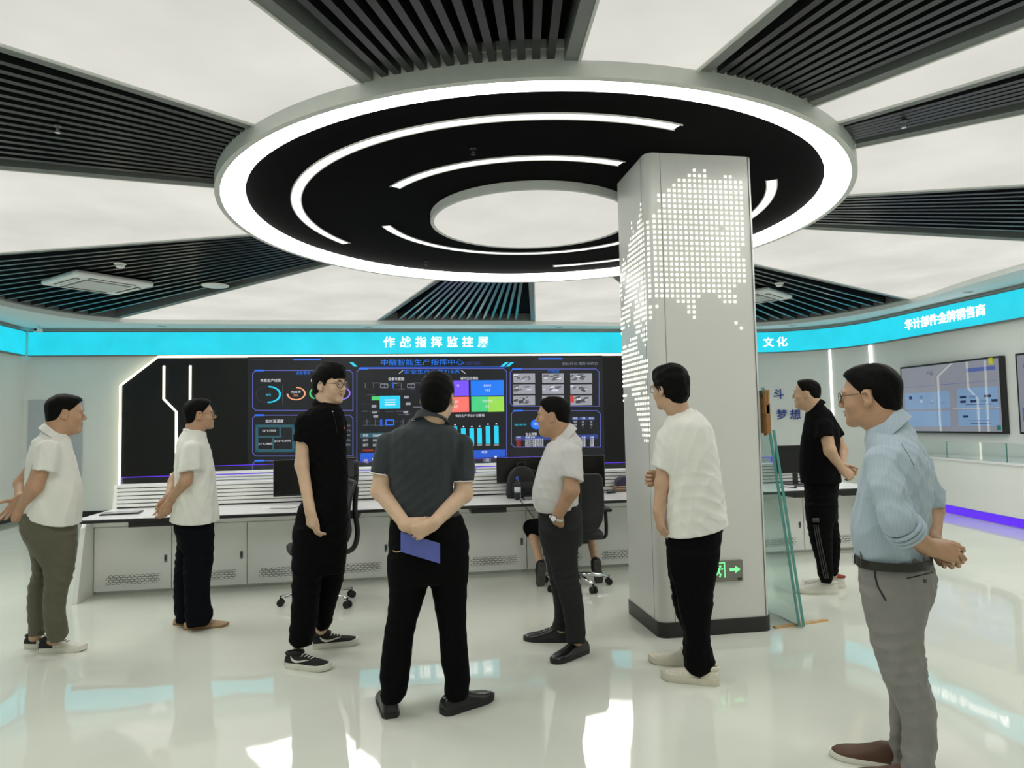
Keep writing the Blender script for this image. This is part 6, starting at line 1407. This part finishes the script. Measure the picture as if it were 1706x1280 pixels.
def P6():
    P = Person('man from behind in loose white t-shirt and black trousers before the column', 1150, (1155, 1128), 66, SK2)
    t = [(684, 1126, 1162, .07, .02), (692, 1118, 1170, .10, .01), (701, 1109, 1179, .135, 0), (712, 1102, 1186, .155, 0), (728, 1098, 1191, .165, 0), (745, 1099, 1194, .17, 0), (765, 1104, 1197.5, .17, 0), (790, 1109, 1200.5, .17, 0), (812, 1110, 1203.5, .17, 0), (835, 1107.5, 1207, .17, 0), (855, 1105.5, 1210, .175, 0), (875, 1104.5, 1213, .18, 0), (897, 1104, 1215, .18, 0)]
    S = dict(head=(1117, 650, -.01), face=(-.72, .69, .02), hs=1.04, hair='thick', neck=(1131, 690, 0), torso=t,
        hips=[(872, 1112, 1204, .15, 0), (895, 1108.5, 1202, .155, 0), (920, 1110, 1198, .155, 0), (945, 1112.5, 1194, .14, 0), (965, 1115, 1191, .11, 0)],
        legs=[[(920, 1118, 1198, .095, -.06), (950, 1120, 1193, .095, -.065), (980, 1124, 1190, .092, -.07), (1005, 1128, 1187.5, .09, -.07), (1030, 1133, 1185, .088, -.07), (1055, 1141, 1183, .085, -.07), (1072, 1141, 1184, .085, -.07), (1092, 1140, 1189, .088, -.07), (1104, 1139, 1192, .088, -.07), (1113, 1142, 1188, .082, -.07), (1122, 1146, 1176, .07, -.07)],
              [(920, 1110, 1170, .095, .09), (950, 1113, 1168, .095, .09), (980, 1117, 1168, .092, .09), (1005, 1120.5, 1166, .09, .09), (1030, 1128, 1167, .088, .09), (1052, 1139, 1170, .085, .09), (1070, 1138, 1172, .085, .09), (1090, 1137.5, 1174, .085, .09), (1104, 1140, 1172, .075, .09)]],
        arms=[dict(j=[(1111, 732, -.05), (1103, 806, -.07), (1097, 855, -.10)], r=(.046, .039, .029), sleeve=dict(r=(.062, .072), cuff=(1104.5, 783, -.06), edge=((1088, 777, -.06), (1121, 790, -.06))), hand=dict(d=(.15, -.05, -1), pn=(.72, .5, .1), th=1, curl=(26, 30, 18), thumb=(15, 12), hs=.98)),
              dict(j=[(1176, 738, .16), (1168, 800, .22), (1100, 792, .075)], r=(.046, .039, .028), sleeve=dict(r=(.06, .07), cuff=(1172, 775, .19)), hand=dict(d=(-.80, -.60, -.05), pn=(.30, -.9, 0), th=1, curl=(42, 46, 25), thumb=(30, 15), hs=.98))],
        ankles=[((1165, 1112, -.07), (1170, 1132)), ((1152, 1098, .09), (1152, 1112))], neck_hole=((1130, 678, -.01), (.072, .075, .05)), top=('t_shirt', white_tee), low=('trousers', black_tr), hem=((1104, 891, 0), (1214, 874, 0)), hem_sag=.018, fold=.0045, tfold=.004, inset=.025)
    build_person(P, S)
    t_neck(P, white_tee)
    glasses(P.H, P.body, frame_m)
    cream = mat('cream shoe mesh', srgb(218, 214, 196), .7, noise=.08, nscale=60, bump=.2, bscale=120)
    for heel, toe in (((1196, 1141), (1112, 1131)), ((1168, 1112), (1118, 1106))):
        h, t_ = P.G(*heel), P.G(*toe); shoe(P.root, h+V(-.02, 0, 0), math.atan2(t_[1]-h[1], t_[0]-h[0]), 'sneaker', cream, mat('cream sole', srgb(210, 205, 186), .6, noise=.06, nscale=20), 1.03, collar=cream)
P6()
def P7():
    P = Person('man with glasses in pale blue shirt with rolled sleeves and grey trousers', 1492, (1500, 1294), 77, SK1)
    t = [(696, 1474, 1506, .065, 0), (707, 1459, 1507.5, .09, 0), (720, 1452, 1514, .13, 0), (733, 1449, 1527, .17, 0), (748, 1446, 1539, .19, 0), (765, 1440, 1546, .195, 0), (785, 1434, 1551.5, .195, 0), (810, 1430, 1553, .19, 0), (835, 1425, 1551.5, .185, 0), (860, 1417.5, 1549, .185, 0), (880, 1415.5, 1546, .185, 0), (900, 1416.5, 1543, .18, 0), (915, 1422, 1541, .175, 0), (926, 1429, 1541, .17, 0), (938, 1436, 1541, .16, 0)]
    S = dict(side=1, head=(1452, 664, 0), face=(-1, .26, .0), hs=1.08, fat=.004, hair='crop', neck=(1475, 706, 0), torso=t,
        hips=[(918, 1431, 1545, .16, 0), (930, 1430, 1549, .165, 0), (942, 1430, 1556, .17, 0), (957, 1430, 1559.5, .175, 0), (975, 1432, 1558.5, .175, 0), (995, 1435.5, 1552, .17, 0), (1012, 1437.5, 1546, .15, 0), (1030, 1441, 1541, .12, 0)],
        legs=[[(985, 1434, 1556, .095, -.07), (1005, 1437, 1547, .095, -.075), (1020, 1440, 1541.5, .093, -.08), (1050, 1446, 1539, .09, -.085), (1080, 1452.5, 1540, .088, -.09), (1105, 1460, 1545, .086, -.09), (1125, 1466, 1545, .084, -.09), (1140, 1473, 1548.5, .082, -.09), (1160, 1484, 1556, .08, -.09), (1180, 1493, 1559.5, .078, -.09), (1200, 1500.5, 1560, .077, -.09), (1225, 1504, 1560, .076, -.09), (1250, 1501, 1559, .076, -.09), (1280, 1501, 1558.5, .076, -.09), (1302, 1503, 1556, .074, -.09)],
              [(985, 1434, 1540, .095, .09), (1020, 1440, 1530, .092, .09), (1060, 1448, 1526, .088, .09), (1100, 1459, 1524, .085, .09), (1130, 1470, 1522, .08, .09), (1150, 1478, 1520, .078, .09), (1170, 1482.5, 1518, .076, .09), (1190, 1482.5, 1516, .074, .09), (1210, 1481.5, 1514, .073, .09), (1230, 1482, 1512, .072, .09), (1246, 1480.5, 1509, .074, .09), (1262, 1483, 1506, .072, .09)]],
        arms=[dict(j=[(1467, 770, -.165), (1493, 872, -.25), (1547, 912, -.10)], r=(.056, .047, .033), sleeve=dict(r=(.062, .060), mid=[(1480, 815, -.215), (1494, 866, -.245)], cuff=(1513, 889, -.205), edge=((1497, 899, -.205), (1527, 883, -.205)), k=.03), hand=dict(d=(.95, .25, -.22), pn=(-.2, .85, -.45), th=-1, curl=((30, 35, 20), (50, 55, 30), (58, 60, 35), (62, 60, 35)), thumb=(22, 10), hs=1.03)),
              dict(j=[(1520, 768, .165), (1553, 850, .22), (1553, 902, .06)], r=(.054, .044, .032), sleeve=dict(r=(.068, .066), cuff=(1550, 843, .22), k=.03), hand=dict(d=(.55, -.25, -.8), pn=(.2, -.9, .2), th=1, curl=(50, 55, 30), thumb=(25, 12), hs=1.03))],
        ankles=[((1530, 1290, -.09), (1532, 1312)), ((1496, 1255, .09), (1494, 1275))], neck_hole=((1468, 686, 0), (.075, .07, .05)), collar=1, top=('shirt', blue_shirt), low=('trousers', grey_ch), long=True, fold=.0055, tfold=.0045, hem=((1429, 927, 0), (1541, 930, 0)), hem_sag=.012)
    build_person(P, S)
    auto_collar(P, blue_shirt, math.radians(172), t=-.25, gap=.55, hgt=.034, fold=.046, point=.035, tilt=.45)
    glasses(P.H, P.body, frame_m)
    # belt
    leather = mat('dark belt leather', srgb(34, 30, 24), .4, noise=.1, nscale=30); mb = MB(); a, b = P.L(1430, 930, 0), P.L(1549, 934, 0); c = (a+b)/2; hw = abs(b[0]-a[0])/2
    vs = []; K = 48
    for k in range(K):
        w = 2*math.pi*k/K; e = V(np.sign(math.cos(w))*abs(math.cos(w))**.87*(hw+.012), np.sign(math.sin(w))*abs(math.sin(w))**.87*.186, 0)
        for dz in (.017, -.017): vs.append(c+e+V(0, 0, dz+(b[2]-a[2])/2*e[0]/hw))
        for dz in (-.017, .017): vs.append(c+e*.975+V(0, 0, dz+(b[2]-a[2])/2*e[0]/hw))
    fs = [(4*k+q, 4*k+(q+1) % 4, 4*((k+1) % K)+(q+1) % 4, 4*((k+1) % K)+q) for k in range(K) for q in range(4)]
    mb.add(vs, fs); bl = mb.build('belt', leather, P.low, smooth=True, local=True, autosmooth=50)
    q = c+V(-hw-.015, -.02, -(b[2]-a[2])/2); mb = MB(); mb.obox(q, (.004, 0, 0), (0, .025, 0), (0, 0, .022)); mb.build('buckle', silver, bl, bevel=.003, local=True)
    for x in (1435, 1500):
        q, n = P.surf(bl, x, 932, .003)
        if q is not None: mb = MB(); mb.obox(q, unit(np.cross(n, V(0, 0, 1)))*.006, n*.002, V(0, 0, .026)); mb.build('belt_loop', grey_ch, P.low, bevel=.001, local=True)
    P.seam(P.low, [(1459, 944), (1458, 960), (1463, 978), (1476, 1001)], dark_line, .0035, 'pocket_opening'); P.seam(P.low, [(1510, 964), (1532, 959), (1554, 954)], dark_line, .0022, 'back_pocket')
    P.button(P.low, 1541, 968.5, mat('horn button', srgb(60, 62, 62), .4, noise=.1, nscale=40), .008)
    P.seam(P.top, [(1502, 740), (1512, 756), (1522, 775)], mat('pleat shade', srgb(120, 140, 156), .8, noise=.05, nscale=20), .0018, 'back_pleat')
    q = P.L(1513, 889, -.205); e = unit(P.L(1513, 889, -.205)-P.L(1494, 866, -.245)); ce = unit(P.L(1527, 883, -.205)-P.L(1497, 899, -.205)); nn = unit(e-ce*(e@ce)); x_ = ce; y_ = np.cross(nn, x_); mb = MB()
    for off, r in ((.0, .064), (-.018, .066), (-.038, .067)): mb.tube([q+nn*off+r*(x_*math.cos(w)+y_*math.sin(w)) for w in np.linspace(0, 6.283, 28, endpoint=False)], .008, 8, closed=True)
    mb.build('rolled_cuff', blue_shirt, P.top, smooth=True, local=True)
    for heel, toe in (((1552, 1318), (1462, 1306)), ((1508, 1281), (1427, 1266))):
        h, t_ = P.G(*heel), P.G(*toe); shoe(P.root, h, math.atan2(t_[1]-h[1], t_[0]-h[0]), 'dress', brown_sh, rub_w, 1.0)
P7()
def P8():
    P = Person('man in black polo shirt and striped black track trousers behind the leaning glass', 1370, (1378, 986), 88, SK2)
    t = [(669, 1353, 1371.5, .06, 0), (675, 1349, 1376, .10, 0), (685, 1343, 1383.5, .17, 0), (700, 1340, 1393.5, .20, 0), (716, 1336.5, 1399, .205, 0), (735, 1333.5, 1400, .20, 0), (760, 1331, 1398.5, .195, 0), (785, 1331, 1400, .195, 0), (804, 1333.5, 1402, .195, 0)]
    S = dict(side=1, head=(1344.5, 657.5, 0), face=(-1, .16, .03), hs=1.0, fat=.012, hair='thin', neck=(1358, 682, 0), torso=t,
        hips=[(792, 1338, 1400, .16, 0), (808, 1339, 1398, .17, 0), (828, 1340, 1396, .17, 0), (850, 1341.5, 1395.5, .165, 0), (866, 1343, 1396, .13, 0)],
        legs=[[(840, 1341, 1394, .095, -.08), (860, 1342.5, 1391, .092, -.085), (880, 1345, 1388, .09, -.085), (900, 1348.5, 1387, .088, -.09), (920, 1354.5, 1387, .085, -.09), (940, 1360.5, 1388, .08, -.09), (955, 1361, 1389, .078, -.09), (964, 1365, 1388, .07, -.09), (971, 1368, 1385, .06, -.09)],
              [(840, 1350, 1395.5, .095, .085), (860, 1358, 1396, .09, .085), (880, 1364, 1397.5, .088, .085), (900, 1369, 1400.5, .086, .085), (920, 1373, 1400, .082, .085), (940, 1377, 1398, .076, .085), (958, 1379, 1396, .07, .085)]],
        arms=[dict(j=[(1373, 711, -.175), (1383, 752, -.22), (1401, 782, -.07)], r=(.055, .046, .033), sleeve=dict(r=(.064, .072), cuff=(1372.5, 730.5, -.21), edge=((1361, 733, -.21), (1383, 729, -.21))), hand=dict(d=(.75, .2, -.62), pn=(-.2, .85, -.3), th=-1, curl=(48, 52, 30), thumb=(22, 12))),
              dict(j=[(1385, 711, .175), (1403, 750, .21), (1402, 776, .06)], r=(.055, .045, .032), sleeve=dict(r=(.064, .07), cuff=(1394, 728, .21)), hand=dict(d=(.72, -.15, -.66), pn=(.2, -.9, .1), th=1, curl=(40, 45, 25), thumb=(30, 10)))],
        ankles=[((1378, 964, -.09), (1380, 984)), ((1388, 952, .085), (1390, 974))], neck_hole=((1356, 668, 0), (.072, .07, .045)), collar=1, top=('polo_shirt', black_polo), low=('track_trousers', black_tr), fold=.003, tfold=.003)
    build_person(P, S)
    auto_collar(P, black_polo, math.pi, gap=.6, hgt=.028)
    stripe = mat('dark grey trouser stripe', srgb(62, 62, 60), .7, noise=.08, nscale=30)
    for k in range(3): P.seam(P.low, [(1356+3.2*k, 875), (1362+3.5*k, 910), (1368+3.5*k, 938), (1373.5+3.2*k, 964)], stripe, .0045, 'side_stripe', 10)
    P.seam(P.low, [(1355, 867), (1360, 866.5), (1365, 867)], stripe, .02, 'trouser_patch')
    for heel, toe in (((1391, 989), (1337, 988)), ((1404, 979), (1362, 977))):
        h, t_ = P.G(*heel), P.G(*toe); shoe(P.root, h+V(-.01, 0, 0), math.atan2(t_[1]-h[1], t_[0]-h[0]), 'sneaker', mesh_w, rub_w, 1.05, laces=mesh_w, collar=red_r if heel[0] > 1400 else mesh_w)
P8()
def P9():                                   # seated at the desk, back to the camera, almost hidden by the man in the grey shirt
    r = empty('person', (1.50, 6.22, 0), 'seated person in black shorts on the task chair, hidden behind the grey shirted man', 'person')
    H = HeadFrame((0, .05, 1.10), (0, 1, -.05), s=.98); F = Field(V(-.45, -.35, -.01), V(.45, .62, 1.32), .009, [(H.o-.14, H.o+.16)], .0042)
    put_head(F, H); F.put(cone((0, -.01, 1.05), (0, -.03, .93), .056, .06), .03)
    F.put(loft([(.50, 0, -.02, .16, .11), (.62, 0, -.03, .145, .105), (.78, 0, -.03, .17, .11), (.88, 0, -.03, .175, .10), (.95, 0, -.02, .08, .07)], 2.2), .02)
    kn, an = {}, {}
    for s in (-1, 1):
        kn[s] = V(.28*s-.03, .30, .47); an[s] = V(.255*s-.035, -.02, .17)
        F.put(cone((.09*s, .0, .53), kn[s], .078, .056), .03); F.put(cone(kn[s], an[s], .052, .034), .02); F.put(cone(an[s], an[s]+V(0, .0, -.03), .034, .03), .015)
        F.put(cone((.18*s, -.02, .87), (.22*s, .10, .66), .046, .04), .03); F.put(cone((.22*s, .10, .66), (.14*s, .34, .735), .038, .028), .02); put_hand(F, (.14*s, .34, .737), (-.1*s, 1, .02), (0, 0, -1), -s, curl=(15, 15, 10))
    b = mesh_field(F, 'body', SK2, r, 2); eyes(H, b); make_hair(H, 'full', b, 9)
    F = Field(V(-.40, -.25, .44), V(.40, .25, 1.0), .007); F.put(loft([(.47, 0, -.02, .18, .13), (.62, 0, -.03, .165, .125), (.78, 0, -.03, .19, .13), (.88, 0, -.03, .195, .12), (.955, 0, -.02, .085, .075)], 2.3))
    for s in (-1, 1): F.put(cone((.18*s, -.02, .87), (.215*s, .06, .73), .066, .062), .03)
    F.warp(folds(.004, 91)); mesh_field(F, 't_shirt', cloth('dark navy jersey', (.006, .007, .011)), r, 2)
    F = Field(V(-.42, -.25, .38), V(.42, .40, .66), .007); F.put(loft([(.46, 0, -.02, .17, .13), (.58, 0, -.02, .165, .12)], 2.2))
    for s in (-1, 1): F.put(cone((.09*s, .0, .53), kn[s]+V(0, -.01, 0), .098, .078), .03); F.put(cone(kn[s], kn[s]+(an[s]-kn[s])*.12, .074, .066), .02)
    mesh_field(F, 'shorts', black_tr, r, 2)
    tread = mat('patterned shoe sole', srgb(72, 70, 66), .8, noise=.5, nscale=90, bump=.4, bscale=90)
    for s in (-1, 1):                        # heels up, soles towards the camera
        a = an[s]; d = unit(V(.10*s, .10, -1)); nrm = unit(V(0, -1, -.1)); sd = np.cross(d, nrm); mb = MB(); K = 18
        prof = [(-.045, .028), (-.02, .034), (.04, .033), (.09, .040), (.135, .042), (.165, .030), (.178, .010)]
        for off, g in ((.038, .9),): pass
        vs = []
        for z_, g in ((.035, .96), (.055, 1.0), (.062, .95)):
            for x, w in prof: vs.append(a+d*x+nrm*z_+sd*w*g)
            for x, w in prof[::-1]: vs.append(a+d*x+nrm*z_-sd*w*g)
        m = 2*len(prof); fs = [(i*m+k, i*m+(k+1) % m, (i+1)*m+(k+1) % m, (i+1)*m+k) for i in range(2) for k in range(m)]+[tuple(range(m))[::-1], tuple(2*m+k for k in range(m))]
        mb.add(vs, fs)
        F = Field(a-V(.13, .14, .24), a+V(.13, .14, .10), .006); F.put(cone(a-d*.01, a+d*.04, .044, .042)); F.put(cone(a+d*.04+nrm*.01, a+d*.145+nrm*.015, .040, .034), .03); F.put(cone(a-d*.02+nrm*.01, a+d*.02+nrm*.01, .04, .04), .02)
        sh = mesh_field(F, 'shoe', knit_b, r, 2); mb.build('sole', tread, sh, local=True, smooth=True, autosmooth=40)
P9()
